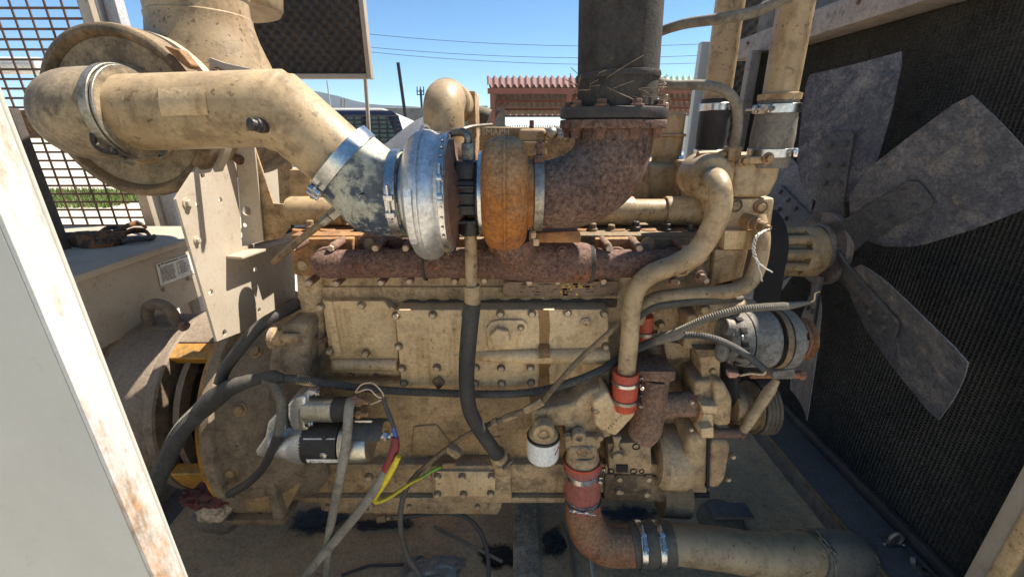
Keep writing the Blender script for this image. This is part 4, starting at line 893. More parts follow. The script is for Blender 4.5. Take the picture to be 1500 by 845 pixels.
b = mitre(B(), pa, pc, pd, pr_); bmesh.ops.bevel(b.bm, geom=[e for e in b.bm.edges if all((v.co - pc).length < pr_ * 1.6 and abs((v.co - pc).dot((pc - pa).normalized())) < pr_ * .9 for v in e.verts)], offset=.012, segments=3, affect='EDGES', clamp_overlap=True)
obj('duct', b, 'tan_pipe', ip, ang=50)
ax1 = (pc - pa).normalized()
c = p(374, 184, YP - .078); b = B(); b.cyl(c + V((.012, .03, 0)), c + V((.004, .004, 0)), .014, 16); b.lathe(c + V((.006, .006, 0)), V((-.45, -.9, .1)), [(0, .011), (.004, .013), (.008, .013), (.010, .010), (.014, .010), (.016, .012), (.02, .012), (.022, .008)], 14); obj('restriction_gauge', b, 'bolt_black', ip)
b = B(); a_ = [math.radians(t) for t in range(-8, 36, 5)]; r_ = pr_ + .0015
f = [(p(229, 140, YP).x, q) for q in a_]
xa, xb_ = p(231, 140, YP - .07).x, p(301, 140, YP - .07).x; cz_ = lambda x_: pa.z + (pc.z - pa.z) * (x_ - pa.x) / (pc.x - pa.x)
vs = [[b.bm.verts.new((x_, YP - r_ * math.cos(t), cz_(x_) + r_ * math.sin(t))) for x_ in (xa, xb_)] for t in a_]
for r0_, r1_ in zip(vs, vs[1:]): b.bm.faces.new((r0_[0], r0_[1], r1_[1], r1_[0]))
obj('label_patch', b, 'tan_clean', ip)
# elbow boot on the air cleaner side
eb = thing('duct_elbow', p(100, 170, .98), 'dusty rubber elbow joining the air cleaner and intake pipe', 'hose')
b = B(); ep = path([(140, 172, 1.14), (130, 171, 1.07), (127, 170, 1.01), (132, 169, .965), (154, 168, .945), (200, 166, .94)], 10)
b.tube(ep, [.088, .09, .091, .09, .089, .086], 44); obj('rubber_elbow', b, 'duct_rubber', eb)
cc = p(186, 166, YP); clamp(eb, cc, ax1, .0885, .018, (0, -.55, -.85), 'steel_dirty')
clamp(eb, p(196, 166, YP), ax1, .0855, .006, (0, .5, -.85), 'steel_dirty', False)
b = B(); b.tube(path([(136, 196, .86), (138, 210, .86), (150, 220, .865), (172, 224, .875)], 6), .0055, 10); obj('clamp_bolt', b, 'bolt_black', eb)
# reducer boot on the turbo
rb = thing('intake_boot', p(550, 285, .96), 'peeling blue-black rubber boot between intake pipe and turbocharger', 'hose')
d2 = (pd - pc).normalized(); b = B(); st0 = pd - d2 * .03; en = V((x0 - .012, TY, tz))
b.tube(catmull([st0, st0 + d2 * .05, st0 + d2 * .10 + V((.004, 0, -.006)), V((x0 - .075, TY, tz + .003)), V((x0 - .04, TY, tz)), en], 10), [.0845, .088, .093, .097, .094, .0925], 44); obj('boot', b, 'boot', rb, ang=60)
clamp(rb, st0 + d2 * .012, d2, .0865, .030, V((-.55, -.6, -.6)), 'steel')
clamp(rb, V((x0 - .026, TY, tz)), AX, .094, .022, (0, -1, -.1), 'steel')

# ================================================================== air cleaner
acl = thing('air_cleaner', p(180, 167, 1.2), 'big round tan air cleaner canister with a vertical inlet stack', 'air cleaner')
ca = p(183, 168, 1.12); Rr = .195
b = B(); b.lathe(ca, (0, 1, 0), [(.02, .10), (.012, .13), (.010, .168), (.016, .176), (.04, .188), (.5, .188), (.52, .17)], 72); obj('canister', b, 'duct_rubber', acl)
b = B(); b.lathe(ca, (0, 1, 0), [(.014, .17), (.002, .173), (-.006, .180), (-.006, .188), (.0, .196), (.014, .199), (.05, .198), (.056, .19)], 72, cap=False); obj('rim_ring', b, 'tan_dirty', acl)
b = B(); b.lathe(ca, (0, 1, 0), [(.03, .10), (-.004, .102), (-.008, .108), (.0, .114), (.014, .118)], 56, cap=False); obj('outlet_ring', b, 'tan_pipe', acl)
b = B(); b.lathe(ca + V((0, .07, 0)), (0, 1, 0), [(0, .187), (0, .199), (.03, .199), (.03, .191)], 72, cap=False); obj('mount_band', b, 'beige', acl)
ic = V((ca.x + .085, 1.36, ca.z + .14)); b = B(); b.lathe(ic, (0, 0, 1), [(-.05, .165), (0, .155), (.06, .135), (.10, .127), (.115, .127), (.118, .124), (.16, .124), (.165, .130), (.18, .130), (.185, .124), (.5, .12)], 56); obj('inlet_stack', b, 'tan_pipe', acl)
b = B(); b.slab([(306, 84), (328, 92), (418, 112), (400, 140), (306, 108)], 1.16, .012, .002); mb = obj('mounting_bracket', b, 'beige', acl); bolt(mb, p(320, 107, 1.158), TOCAM, .009, .008, 'bolt_rust')
b = B(); b.slab([(238, 66), (262, 72), (280, 95), (276, 102), (258, 88)], 1.1, .03, .004); obj('strap_bracket', b, 'tan_rust', acl)
pcn = p(318, -2, 1.7); b = B(); b.lathe(pcn, (0, 0, 1), [(0, .06), (-.03, .13), (-.035, .19), (-.02, .2), (.02, .205), (.10, .215), (.25, .2), (.25, .05)], 48); b.cyl(pcn + V((0, 0, -.9)), pcn + V((0, 0, .0)), .055, 20); obj('pre_cleaner', b, 'tan_pipe', None, 'beige bowl-shaped pre-cleaner hanging above the foam door', 'pre-cleaner')

# ================================================================== support plate
XP = -.80
sp = thing('support_plate', (XP, 1.25, .95), 'beige perforated support plate standing beside the flywheel housing', 'bracket')
def pp(x, y): return pX(x, y, XP)
outer = [pp(318, 500), pp(258, 292), pp(306, 218), pp(330, 176), pp(341, 172), pp(355, 362), pp(410, 347), pp(430, 340), pp(433, 438), pp(410, 452), pp(375, 478)]
fy_ = pp(348, 262).y
def hole(x, y, r): c = pp(x, y); return [V((XP, c.y + r * math.cos(2 * math.pi * k / 14), c.z + r * math.sin(2 * math.pi * k / 14))) for k in range(14)]
holes = [hole(x, y, r) for x, y, r in ((297, 257, .008), (274, 298, .013), (289, 299, .008), (323, 293, .008), (288, 352, .009), (309, 428, .009), (374, 395, .009), (416, 429, .009), (380, 454, .008), (329, 487, .009))]
b = B(); b.sheet(outer, holes, V((-.007, 0, 0))); obj('plate', b, 'beige', sp)
b = B(); 
qh = lambda x, y, r: [p(x, y, fy_) + V((r * math.cos(2 * math.pi * k / 14), 0, r * math.sin(2 * math.pi * k / 14))) for k in range(14)]
b.sheet([p(x, y, fy_) for x, y in ((340, 150), (366, 150), (386, 352), (356, 361))], [qh(361, 309, .014), qh(358, 330, .007)], V((0, .006, 0))); obj('flange', b, 'beige', sp)
b = B(); b.slab([(366, 150), (372, 214), (400, 298), (428, 300), (424, 334), (412, 350), (384, 353)], fy_ + .012, .006, .001); obj('gusset', b, 'tan', sp)
b = B(); s0, s1 = pX(331, 375, XP + .0), pX(410, 350, XP + .0); b.prism([s0, s1, s1 + V((.055, .01, 0)), s0 + V((.05, -.01, 0))], [q + V((0, 0, -.007)) for q in (s0, s1, s1 + V((.055, .01, 0)), s0 + V((.05, -.01, 0)))], .001, 1); obj('shelf', b, 'beige', sp)
bolt(sp, p(350, 234, fy_ - .002), TOCAM, .010, .009, 'bolt_rust')
bolt(sp, pX(274, 298, XP + .001), AX, .010, .008, 'beige'); bolt(sp, pX(288, 352, XP + .001), AX, .007, .006, 'beige')
XQ = -.80
b = B(); b.sheet([pX(q[0], q[1], -.93) for q in ((371, 150), (400, 150), (410, 302), (402, 302), (371, 216))], [], V((-.006, 0, 0))); p2 = obj('support_plate', b, 'beige', None, 'second narrow support plate behind the perforated plate', 'bracket')
b = B(); b.slab([(399, 150), (424, 190), (432, 302), (409, 302)], 1.98, .006, .001); obj('flange', b, 'tan', p2)

# ================================================================== grey cowl beyond the engine
b = B(); g = []
ol = [(560, 214), (572, 205), (590, 190), (610, 176), (632, 166), (650, 161)]
for v in catmull([V((a_, c_, 0)) for a_, c_ in ol], 4):
    q = p(v.x, v.y, 2.9); g.append([b.bm.verts.new(V((q.x, 2.9 - .25 * math.sin(j / 5 * 1.4), q.z - (q.z - .6) * (j / 5) ** 1.3))) for j in range(6)])
for r0_, r1_ in zip(g, g[1:]):
    for j in range(5): b.bm.faces.new((r0_[j], r1_[j], r1_[j + 1], r0_[j + 1]))
ex = bmesh.ops.extrude_face_region(b.bm, geom=b.bm.faces[:]); bmesh.ops.translate(b.bm, vec=(0, .5, 0), verts=[v for v in ex['geom'] if isinstance(v, bmesh.types.BMVert)])
obj('engine_cowl', b, 'cowl', None, 'curved light grey cowl panel between truck and charge pipe', 'panel', base=True)

# ================================================================== front of the engine (right in the photo)
b = B(); b.slab([(1040, 292), (1136, 290), (1130, 334), (1104, 340), (1088, 408), (1042, 410)], 1.16, .22, .008); gc = obj('gear_housing', b, 'tan_clean', eng)
b = B(); b.slab([(1062, 338), (1107, 338), (1107, 366), (1060, 366)], 1.12, .05, .003); obj('cover_plate', b, 'tan_clean', gc)
b = B(); b.slab([(1048, 366), (1092, 366), (1086, 408), (1040, 420)], 1.13, .05, .006); obj('front_panel', b, 'tan', gc)
for q in ((1077, 301, .014), (1114, 303, .014)): bolt(gc, p(q[0], q[1], 1.158), TOCAM, .012, .006, 'tan', 1.6)
c = p(1090, 322, 1.12); b = B(); ax_ = V((.35, -1, -.1)); b.lathe(c, ax_, [(0, .019), (.03, .019), (.032, .016), (.05, .016), (.052, .013), (.07, .013), (.072, .009), (.08, .008)], 18); sen = obj('sender', b, 'brass', eng)
q0_ = c + ax_.normalized() * .078
for k, end in enumerate(((1117, 412), (1131, 399))):
    ctl = catmull([q0_, p(1109, 346, 1.02), p(1104, 366, 1.02), p(1110, 384, 1.02), p(*end, 1.02)], 12); b = B()
    b.tube([v + V((.0035 * math.sin(i * .9 + k * 3.14), -.002 * math.cos(i * .9 + k * 3.14), 0)) * (1 if i < 38 else .3) for i, v in enumerate(ctl)], .0017, 6); obj('sender_wire', b, 'wire_white', sen)
# thermostat housing
th = thing('thermostat_housing', p(1110, 265, 1.18), 'dusty tan thermostat casting under the tall hosed pipes', 'casting')
b = B(); b.slab([(1076, 238), (1148, 234), (1142, 262), (1128, 289), (1074, 291)], 1.15, .22, .014, 3); b.slab([(1020, 240), (1090, 238), (1090, 292), (1040, 296)], 1.22, .2, .014, 3); obj('casting', b, 'tan_pipe', th)
b = B(); b.slab([(1098, 230), (1150, 228), (1150, 238), (1098, 241)], 1.13, .2, .004); obj('flange', b, 'tan', th)
b = B(); c = p(1046, 262, 1.10); b.lathe(c + V((0, .1, 0)), TOCAM, [(0, .058), (.08, .058), (.088, .055), (.095, .050), (.095, .04)], 32); obj('pipe_collar', b, 'tan_pipe', th)
bolts(th, [(1067, 250), (1090, 236), (1125, 232)], 1.12, .010, .010, 'brass')
b = B(); q = p(1072, 225, 1.16); b.box(q, (.035, .035, .035), .004); b.cyl(q + V((-.09, 0, -.004)), q, .010, 12); b.cyl(q + V((0, 0, 0)), q + V((.004, 0, .09)), .010, 12); b.cyl(q + V((0, 0, -.05)), q, .012, 12); obj('brass_fitting', b, 'brass', th)
# coolant pipe down to the red hose
cp = thing('bypass_pipe', p(940, 450, 1.0), 'bent tan coolant pipe passing in front of the manifold', 'pipe')
pipe('pipe', [(1044, 262, 1.13), (1046, 262, 1.07), (1050, 265, 1.03), (1055, 280, 1.0), (1054, 305, .995), (1040, 340, 1.0), (1021, 368, 1.0), (990, 387, 1.0), (955, 401, 1.0), (934, 420, 1.0), (925, 452, 1.0), (922, 500, 1.005), (917, 548, 1.01), (914, 578, 1.01)], [32, 32, 33, 33, 33, 33, 31, 30, 30, 28, 27, 26, 26, 26], 'tan_pipe', cp, 8, 28)
b = B(); b.slab([(955, 398), (1010, 380), (1035, 362), (1038, 380), (1006, 404), (990, 408)], 1.03, .05, .005); obj('pipe_bracket', b, 'tan', cp)
bolts(cp, [(985, 411), (1026, 405)], 1.02, .011, .012, 'bolt_rust')
rh = thing('red_hose', p(915, 570, 1.0), 'short bright red silicone hose with two bands', 'hose')
ha, hb = p(917, 543, 1.01), p(914, 596, 1.01); hr = rpx(915, 570, 1.01, 37)
b = B(); b.tube([ha, ha.lerp(hb, .02), ha.lerp(hb, .98), hb], [hr * .96, hr, hr, hr * .96], 32); obj('sleeve', b, 'red_hose', rh)
clamp(rh, ha.lerp(hb, .26), hb - ha, hr, .011, (1, -.25, 0), 'steel'); clamp(rh, ha.lerp(hb, .74), hb - ha, hr, .011, (1, -.25, 0), 'steel_dirty')
rs_ = thing('red_hose', p(943, 480, 1.12), 'red hose stub half hidden behind the bent tan coolant pipe', 'hose')
b = B(); b.tube([p(944, 462, 1.12), p(942, 502, 1.12)], .026, 24); obj('sleeve', b, 'red_hose', rs_); clamp(rs_, p(943, 486, 1.12), (0, 0, 1), .0265, .012, (1, -.4, 0), 'steel_dirty', False)
# second coolant pipe, lower hose, brown tube
pipe('water_pipe', [(1110, 318, 1.12), (1116, 350, 1.09), (1110, 390, 1.08), (1095, 416, 1.07), (1065, 427, 1.07), (1000, 432, 1.07), (960, 438, 1.07), (940, 452, 1.07), (933, 470, 1.08)], 22, 'tan_pipe', None, label='lower tan water pipe curving under the gear housing', cat='pipe')
pipe('rubber_hose', [(930, 468, 1.06), (955, 452, 1.05), (1000, 444, 1.05), (1050, 440, 1.06), (1085, 437, 1.1)], 11, 'rubber_dusty', None, label='thin dusty hose under the lower tan water pipe', cat='hose')
# tall pipes to the radiator
def tall(nm, lab, x0, y0, x1, y1, Y, w, m):
    t = thing(nm, p(x0, y0, Y), lab, 'pipe'); a, c = p(x0, y0, Y), p(x1, y1, Y); c = a + (c - a) * 2.2; b = B(); b.tube([a, c], rpx(x0, y0, Y, w), 32); obj('pipe', b, m, t); return t, a, (c - a).normalized(), rpx(x0, y0, Y, w)
t1, a1, u1, r1 = tall('tall_pipe', 'dusty tan pipe rising from dark rubber hose behind the exhaust stack', 1048, 160, 1070, 0, 1.5, 38, 'tan_pipe')
b = B(); b.tube([a1 - u1 * .20, a1 - u1 * .15, a1 - u1 * .08, a1 + u1 * .03], [r1 + .004, r1 + .002, r1 + .006, r1 + .004], 32); obj('rubber_hose', b, 'rubber', t1)
clamp(t1, a1 + u1 * .006, u1, r1 + .005, .022, (1, -.6, 0)); clamp(t1, a1 - u1 * .135, u1, r1 + .005, .022, (1, -.6, 0))
t2, a2, u2, r2 = tall('tall_pipe', 'dusty tan pipe rising from grey rubber hose above the thermostat casting', 1140, 152, 1167, 0, 1.17, 46, 'tan_pipe')
b = B(); b.tube([a2 - u2 * .155, a2 - u2 * .13, a2 - u2 * .08, a2 - u2 * .03, a2 + u2 * .01], [r2 + .006, r2 + .010, r2 + .012, r2 + .009, r2 + .006], 36); obj('rubber_hose', b, 'rubber_grey', t2)
b = B(); b.lathe(a2 + u2 * .008, u2, [(0, r2), (0, r2 + .009), (.014, r2 + .010), (.016, r2)], 36, cap=False); obj('pipe_collar', b, 'tan', t2)
clamp(t2, a2 - u2 * .012, u2, r2 + .009, .022, (-1, -.4, 0)); clamp(t2, a2 - u2 * .118, u2, r2 + .0105, .022, (.9, -.5, 0))
pipe('rubber_hose', [(850, 150, 1.7), (905, 105, 1.5), (940, 76, 1.34), (958, 52, 1.28), (1000, 36, 1.2), (1060, 27, 1.12), (1110, 16, 1.08), (1160, -8, 1.05), (1220, -30, 1.05)], [11, 12, 12, 13, 14, 15, 16, 16], 'rubber_grey', None, label='dusty hose crossing in front of both tall pipes', cat='hose')
pipe('rubber_hose', [(860, 120, 1.55), (915, 100, 1.38), (944, 108, 1.25), (958, 118, 1.22), (985, 125, 1.18), (1030, 125, 1.13), (1062, 133, 1.1), (1078, 152, 1.1), (1081, 178, 1.12), (1079, 200, 1.14), (1074, 222, 1.16)], 14, 'rubber_grey', None, label='dusty hose bending down to the brass fitting', cat='hose')

# fan belt and pulleys
bl = thing('fan_belt', (.84, FY, .6), 'wide black fan belt running down from the fan pulley', 'belt')
b = B(); CZ, CYY, CR = .66, 1.36, .13; TR = .138; lp = []
for k in range(21): a = R(-8 + 196 * k / 20); lp.append((FY - TR * math.cos(a), FZ + TR * math.sin(a)))
for k in range(21): a = R(188 + 164 * k / 20); lp.append((CYY - CR * math.cos(a), CZ + CR * math.sin(a)))
m_ = len(lp); cy_, cz2 = sum(q[0] for q in lp) / m_, sum(q[1] for q in lp) / m_; rs = []
for xx, s_ in ((.785, 1), (.872, 1), (.872, .965), (.785, .965)):
    rs.append([b.bm.verts.new((xx, cy_ + (y_ - cy_) * s_, cz2 + (z_ - cz2) * s_)) for y_, z_ in lp])
for i in range(4):
    A_, C_ = rs[i], rs[(i + 1) % 4]
    for k in range(m_): b.bm.faces.new((A_[k], A_[(k + 1) % m_], C_[(k + 1) % m_], C_[k]))
obj('belt_loop', b, 'belt', bl, ang=30)
b = B(); b.lathe((.78, CYY, CZ), AX, [(0, .05), (0, .135), (.008, .14), (.016, .122), (.075, .122), (.083, .14), (.09, .135), (.09, .05)], 48); cpul = obj('crank_pulley', b, 'tan_dirty', eng)

lx = p(1072, 600, 1.22).x; lc_ = p(1072, 594, 1.22)
b = B(); b.lathe((lx, lc_.y, lc_.z), AX, [(0, .03), (0, .085), (.006, .092), (.012, .08), (.05, .08), (.056, .092), (.062, .088), (.062, .03)], 48); obj('idler_pulley', b, 'tan_dirty', eng)
ib = thing('ribbed_belt', (lx, lc_.y, lc_.z - .1), 'dusty multi-rib belt on the lower pulley behind the strut', 'belt')
b = B()
for k in range(4): b.lathe((lx + .066 + .013 * k, lc_.y, lc_.z), AX, [(0, .08), (0, .092), (.003, .095), (.009, .095), (.012, .092), (.012, .08)], 48, cap=False)
obj('belt_rib', b, 'rubber_dusty', ib, kind='stuff')

# alternator
AY = 1.04; ac_ = p(1118, 496, AY); az = ac_.z; sA = mpp(1118, 496, AY)
alt = thing('alternator', (ac_.x, AY, az - .08), 'dusty aluminium alternator beside the fan belt', 'alternator')
def axx(x): return p(x, 496, AY).x
b = B(); x_ = axx(1060); b.lathe((x_, AY, az), AX, [(0, .03), (0, .052), (.008, .062), (.03, .071), (.045, .076)], 48); rear = obj('rear_housing', b, 'alu_dull', alt)
for k in range(12):
    a = R(30 * k + 15); q = V((x_ + .024, AY - .067 * math.cos(a), az + .067 * math.sin(a))); b = B(); b.box(q, (.022, .008, .016), .002, Quaternion((1, 0, 0), -a)); obj('vent_slot', b, 'dark_inside', rear)
for k in range(10):
    a = R(36 * k); b = B(); b.box(V((x_ + .012, AY - .05 * math.cos(a), az + .05 * math.sin(a))), (.028, .012, .022), .003, Quaternion((1, 0, 0), -a)); obj('vent_fin', b, 'alu_dull', rear)
b = B(); b.lathe((axx(1086), AY, az), AX, [(0, .07), (0, .076), (.002, .077), (.066, .078), (.068, .076)], 56); obj('stator', b, 'alu_dull', alt)
b = B(); b.lathe((axx(1128), AY, az), AX, [(0, .078), (0, .0805), (.014, .0805), (.014, .078)], 56, cap=False); obj('band', b, 'tan_dirty', alt)
b = B(); b.lathe((axx(1138), AY, az), AX, [(0, .07), (0, .081), (.026, .081), (.032, .075), (.040, .056), (.040, .03)], 56); fr_ = obj('front_housing', b, 'alu_dull', alt)
for k in range(8):
    a = R(45 * k + 10); b = B(); b.box(V((axx(1138) + .041, AY - .055 * math.cos(a), az + .055 * math.sin(a))), (.012, .012, .03), .003, Quaternion((1, 0, 0), -a)); obj('vent_fin', b, 'alu_dull', fr_)
b = B(); b.cyl((axx(1160), AY, az), (axx(1185), AY, az), .012, 14); b.lathe((axx(1166), AY, az), AX, [(0, .03), (0, .055), (.004, .058), (.010, .046), (.016, .046), (.022, .058), (.026, .055), (.026, .03)], 40); obj('pulley', b, 'rust_hose', alt)
b = B(); b.slab([(1132, 545), (1165, 540), (1166, 552), (1160, 556), (1132, 556)], AY - .02, .05, .005); obj('mount_lug', b, 'alu_dull', alt)
b = B(); c0_, c1_ = p(1098, 549, AY + .01), p(1178, 549, AY + .01); b.cyl(c0_, c1_, .0105, 14); b.hexa(c1_ - V((.016, 0, 0)), AX, .014, .016); b.hexa(p(1132, 549, AY + .01), AX, .015, .016); obj('pivot_bolt', b, 'rust_hose', alt)
for k in range(4):
    a = R(90 * k + 30); bolt(alt, V((axx(1062) + .012, AY - .06 * math.cos(a), az + .06 * math.sin(a))), (-1, 0, 0), .007, .008, 'steel_dirty')
b = B(); b.cyl(p(1060, 478, AY - .02), p(1072, 480, AY - .02), .022, 18); b.ball(p(1058, 515, AY - .03), .02, (1, 1, 1.5)); obj('regulator', b, 'alu_dull', alt)
pk = thing('wire_connector', p(1074, 551, .97), 'pink plastic wire connector dangling below the alternator', 'connector')
b = B(); b.slab([(1067, 545), (1078, 546), (1086, 549), (1078, 554), (1068, 554)], .96, .018, .003); obj('shell', b, 'connector_pink', pk)
b = B(); b.tube(path([(1084, 550, .965), (1100, 547, .955), (1118, 548, .95), (1122, 541, .95)], 5), .0028, 8); obj('lead', b, 'wire_cream', pk)
# bracket arm above the alternator
b = B(); b.tube(path([(1018, 452, 1.10), (1040, 449, 1.1), (1068, 449, 1.1), (1100, 452, 1.11)], 5), .026, 20); ab = obj('adjuster_arm', b, 'tan', eng)
bolt(ab, p(1030, 452, 1.07), TOCAM, .013, .014, 'tan', 1.4)
# adjusting strut
b = B(); s0, s1 = p(1138, 556, AY), p(1086, 634, 1.03); b.tube([s0, s0.lerp(s1, .2), s0.lerp(s1, .8), s1], [.009, .016, .016, .012], 14); strut = obj('adjuster_strut', b, 'tan_pipe', None, 'perforated tan adjusting strut below the alternator', 'strut')
b = B(); b.cyl(p(1035, 634, 1.03), p(1090, 634, 1.03), .0145, 14); b.hexa(p(1084, 634, 1.03), AX, .017, .012); obj('strut_pin', b, 'bolt_rust', strut)

# blocks right of the camshaft cover
b = B(); b.slab([(938, 440), (1012, 440), (1012, 560), (938, 560)], 1.15, .3, .008); rear_p = obj('front_plate', b, 'tan', eng)
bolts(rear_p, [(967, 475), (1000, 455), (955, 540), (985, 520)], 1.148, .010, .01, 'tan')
b = B(); b.slab([(1008, 462), (1064, 456), (1056, 512), (1000, 512)], 1.09, .16, .010, 3); b.slab([(972, 500), (1012, 505), (1012, 524), (976, 526)], 1.12, .1, .006); obj('drive_bracket', b, 'tan', eng)
b = B(); b.slab([(1025, 524), (1056, 520), (1054, 554), (1028, 553)], 1.06, .08, .003); mbk = obj('angle_bracket', b, 'tan', eng); bolt(mbk, p(1044, 543, 1.058), TOCAM, .007, .005, 'tan', 1.3)
b = B(); b.slab([(1018, 512), (1054, 512), (1056, 522), (1025, 525)], 1.06, .12, .003); obj('bracket_top', b, 'tan_dirty', mbk)
# dark accessory drive pulley
b = B(); b.lathe(p(1068, 590, 1.12), AX, [(0, .03), (0, .06), (.02, .065), (.03, .05), (.05, .05), (.06, .07), (.065, .03)], 40); obj('accessory_pulley', b, 'tan_dirty', eng)
b = B(); b.tube(path([(1060, 512, 1.12), (1068, 540, 1.1), (1070, 575, 1.09), (1083, 598, 1.09)], 6), .012, 8, sy=2.); obj('accessory_belt', b, 'belt', None, 'short black belt behind the angle bracket', 'belt')
# rusty flanged elbow behind the red hose
re_ = thing('cast_elbow', p(950, 600, 1.06), 'rough rusty cast elbow beside the red silicone hose', 'pipe')
pipe('elbow', [(958, 552, 1.06), (954, 580, 1.055), (950, 605, 1.05), (945, 628, 1.045), (936, 640, 1.045)], [44, 46, 46, 46, 40], 'rust_tan', re_, 8, 28)
b = B(); b.slab([(935, 544), (990, 544), (990, 556), (982, 560), (980, 566), (972, 560), (935, 558)], 1.02, .1, .003); obj('flange', b, 'rust_tan', re_)
pipe('branch', [(962, 594, 1.06), (990, 592, 1.06), (1018, 590, 1.06)], [40, 36, 40], 'rust_tan', re_, 4, 24)
b = B(); c = p(1014, 592, 1.06); b.lathe(c, AX, [(0, .04), (0, .052), (.012, .052), (.012, .045)], 32); obj('branch_flange', b, 'tan_rust', re_)
# water pump body
wp_ = thing('coolant_pump', p(1050, 600, 1.05), 'blocky tan pump body driving off the rusty cast elbow', 'pump')
b = B(); b.slab([(1018, 560), (1048, 556), (1050, 605), (1040, 612), (1020, 612)], 1.04, .14, .016, 4); b.slab([(1046, 558), (1062, 560), (1075, 585), (1072, 625), (1046, 626)], 1.02, .16, .018, 4); b.cyl(p(1072, 595, 1.09), p(1086, 595, 1.09), .045, 28); obj('pump_body', b, 'tan', wp_)
b = B(); b.slab([(1028, 594), (1052, 595), (1051, 606), (1030, 606)], 1.0, .06, .004); b.slab([(1026, 628), (1046, 626), (1046, 642), (1028, 642)], 1.0, .06, .004); b.slab([(1020, 606), (1050, 606), (1044, 632), (1024, 632)], 1.03, .1, .006); obj('pump_ear', b, 'tan_clean', wp_)
bolts(wp_, [(1013, 588), (1012, 628)], 1.02, .006, .006, 'bolt')
# gear pump / accessory drive at the bottom
gp_ = thing('hydraulic_pump', p(980, 690, 1.02), 'rounded tan accessory pump low on the engine front', 'pump')
b = B(); b.slab([(890, 650), (953, 647), (956, 694), (892, 694)], 1.05, .2, .006); pbk = obj('mount_block', b, 'tan', gp_)
for x, y, r_ in ((932, 654, .011), (895, 690, .010), (928, 690, .010), (940, 690, .008)):
    c = p(x, y, 1.049); b = B(); b.lathe(c, TOCAM, [(-.01, r_ * .8), (.0015, r_ * .8), (.0015, r_ * 1.1), (-.002, r_ * 1.15)], 16); obj('bolt_hole', b, 'dark_inside', pbk)
b = B(); b.slab([(903, 681), (920, 681), (920, 692), (903, 692)], 1.046, .02, .001); obj('slot', b, 'dark_inside', pbk)
bolt(pbk, p(904, 665, 1.04), TOCAM, .018, .014, 'tan', 1.25)
b = B(); b.slab([(897, 640), (912, 640), (906, 652), (912, 668), (896, 668), (900, 652)], 1.035, .03, .005); obj('lug', b, 'tan', gp_)
b = B(); cA = p(957, 665, 1.13); b.lathe(cA, AX, [(0, .06), (0, .095), (.012, .10), (.02, .108), (.085, .112), (.10, .105), (.10, .06)], 48); obj('pump_drum', b, 'tan', gp_)
b = B(); b.slab([(1010, 640), (1040, 636), (1038, 716), (1000, 716)], 1.03, .2, .024, 4); b.slab([(1040, 646), (1066, 644), (1072, 655), (1064, 702), (1054, 716), (1037, 716)], 1.035, .2, .016, 4); obj('pump_case', b, 'tan', gp_)
b = B(); b.slab([(1037, 640), (1041, 640), (1039, 716), (1035, 716)], 1.032, .2, .001); obj('case_joint', b, 'dark_inside', gp_)
bolts(gp_, [(1073, 667), (1066, 700)], 1.06, .008, .008, 'bolt')
b = B(); b.slab([(885, 695), (1010, 700), (1000, 737), (884, 736)], 1.075, .4, .012); b.lathe(p(965, 722, 1.13), AX, [(0, .05), (0, .075), (.09, .08), (.1, .06)], 36); lc = obj('front_sump', b, 'tan_dirty', eng)
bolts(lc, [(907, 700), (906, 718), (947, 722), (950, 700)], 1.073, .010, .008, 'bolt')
# round rubber engine mount
mt = thing('engine_mount', pZ(1055, 760, .09), 'round dusty rubber engine mount with a top plate', 'mount')
c = pZ(1055, 765, .09); b = B(); b.lathe(c, (0, 0, 1), [(0, .085), (.005, .09), (.02, .085), (.05, .07), (.055, .05)], 32); obj('rubber_pad', b, 'rubber_dusty', mt)
b = B(); b.box(c + V((.03, 0, .062)), (.15, .07, .012), .003); obj('top_plate', b, 'rail', mt)

# ================================================================== oil filter and its head
oh = thing('filter_head', p(830, 610, 1.03), 'dusty tan casting carrying the white canister and the red hoses', 'casting')
b = B(); b.slab([(777, 603), (840, 592), (858, 575), (880, 568), (896, 575), (896, 640), (880, 644), (830, 644), (828, 625), (780, 624)], 1.02, .12, .010, 3); obj('arm', b, 'tan', oh)
b = B(); c = p(796, 628, .995); b.lathe(c + V((0, .01, 0)), TOCAM, [(0, .032), (.028, .032), (.032, .029), (.032, .018), (.028, .017)], 28); b.hexa(c + V((0, -.005, 0)), TOCAM, .013, .016); obj('centre_boss', b, 'tan', oh)
b = B(); b.slab([(828, 640), (880, 640), (880, 655), (872, 660), (832, 660), (828, 654)], 1.0, .12, .006); b.slab([(832, 655), (876, 655), (876, 677), (832, 677)], .992, .1, .012, 3); obj('thermostat_neck', b, 'tan', oh)
for x, y in ((848, 640), (855, 662)):
    c = p(x, y, .995); b = B(); b.lathe(c + V((0, .02, 0)), TOCAM, [(0, .021), (.022, .021), (.026, .018), (.026, .011), (.016, .008)], 24); obj('round_plug', b, 'tan', oh)
b = B(); b.slab([(868, 590), (890, 573), (903, 596), (934, 594), (930, 610), (902, 640), (878, 630), (872, 622)], .99, .09, .010, 3); el = obj('cast_elbow', b, 'tan_clean', oh)
bolts(oh, [(873, 600), (832, 639), (878, 639)], 1.0, .010, .009, 'tan')
b = B()
for k in range(11):
    q = p(888 + 3.6 * k, 630 - 3.4 * k, .9895); b.box(q + V((0, 0, random.uniform(-.004, .004))), (.004, .002, .008), .001, Quaternion((0, 1, 0), R(-40 + random.uniform(-20, 20))))
obj('cast_marks', b, 'tan', el)
cf = p(796, 636, 1.02); of = thing('oil_filter', cf + V((0, 0, -.12)), 'white spin-on filter canister with a dark top rim', 'filter'); fr2 = rpx(796, 655, 1.02, 47)
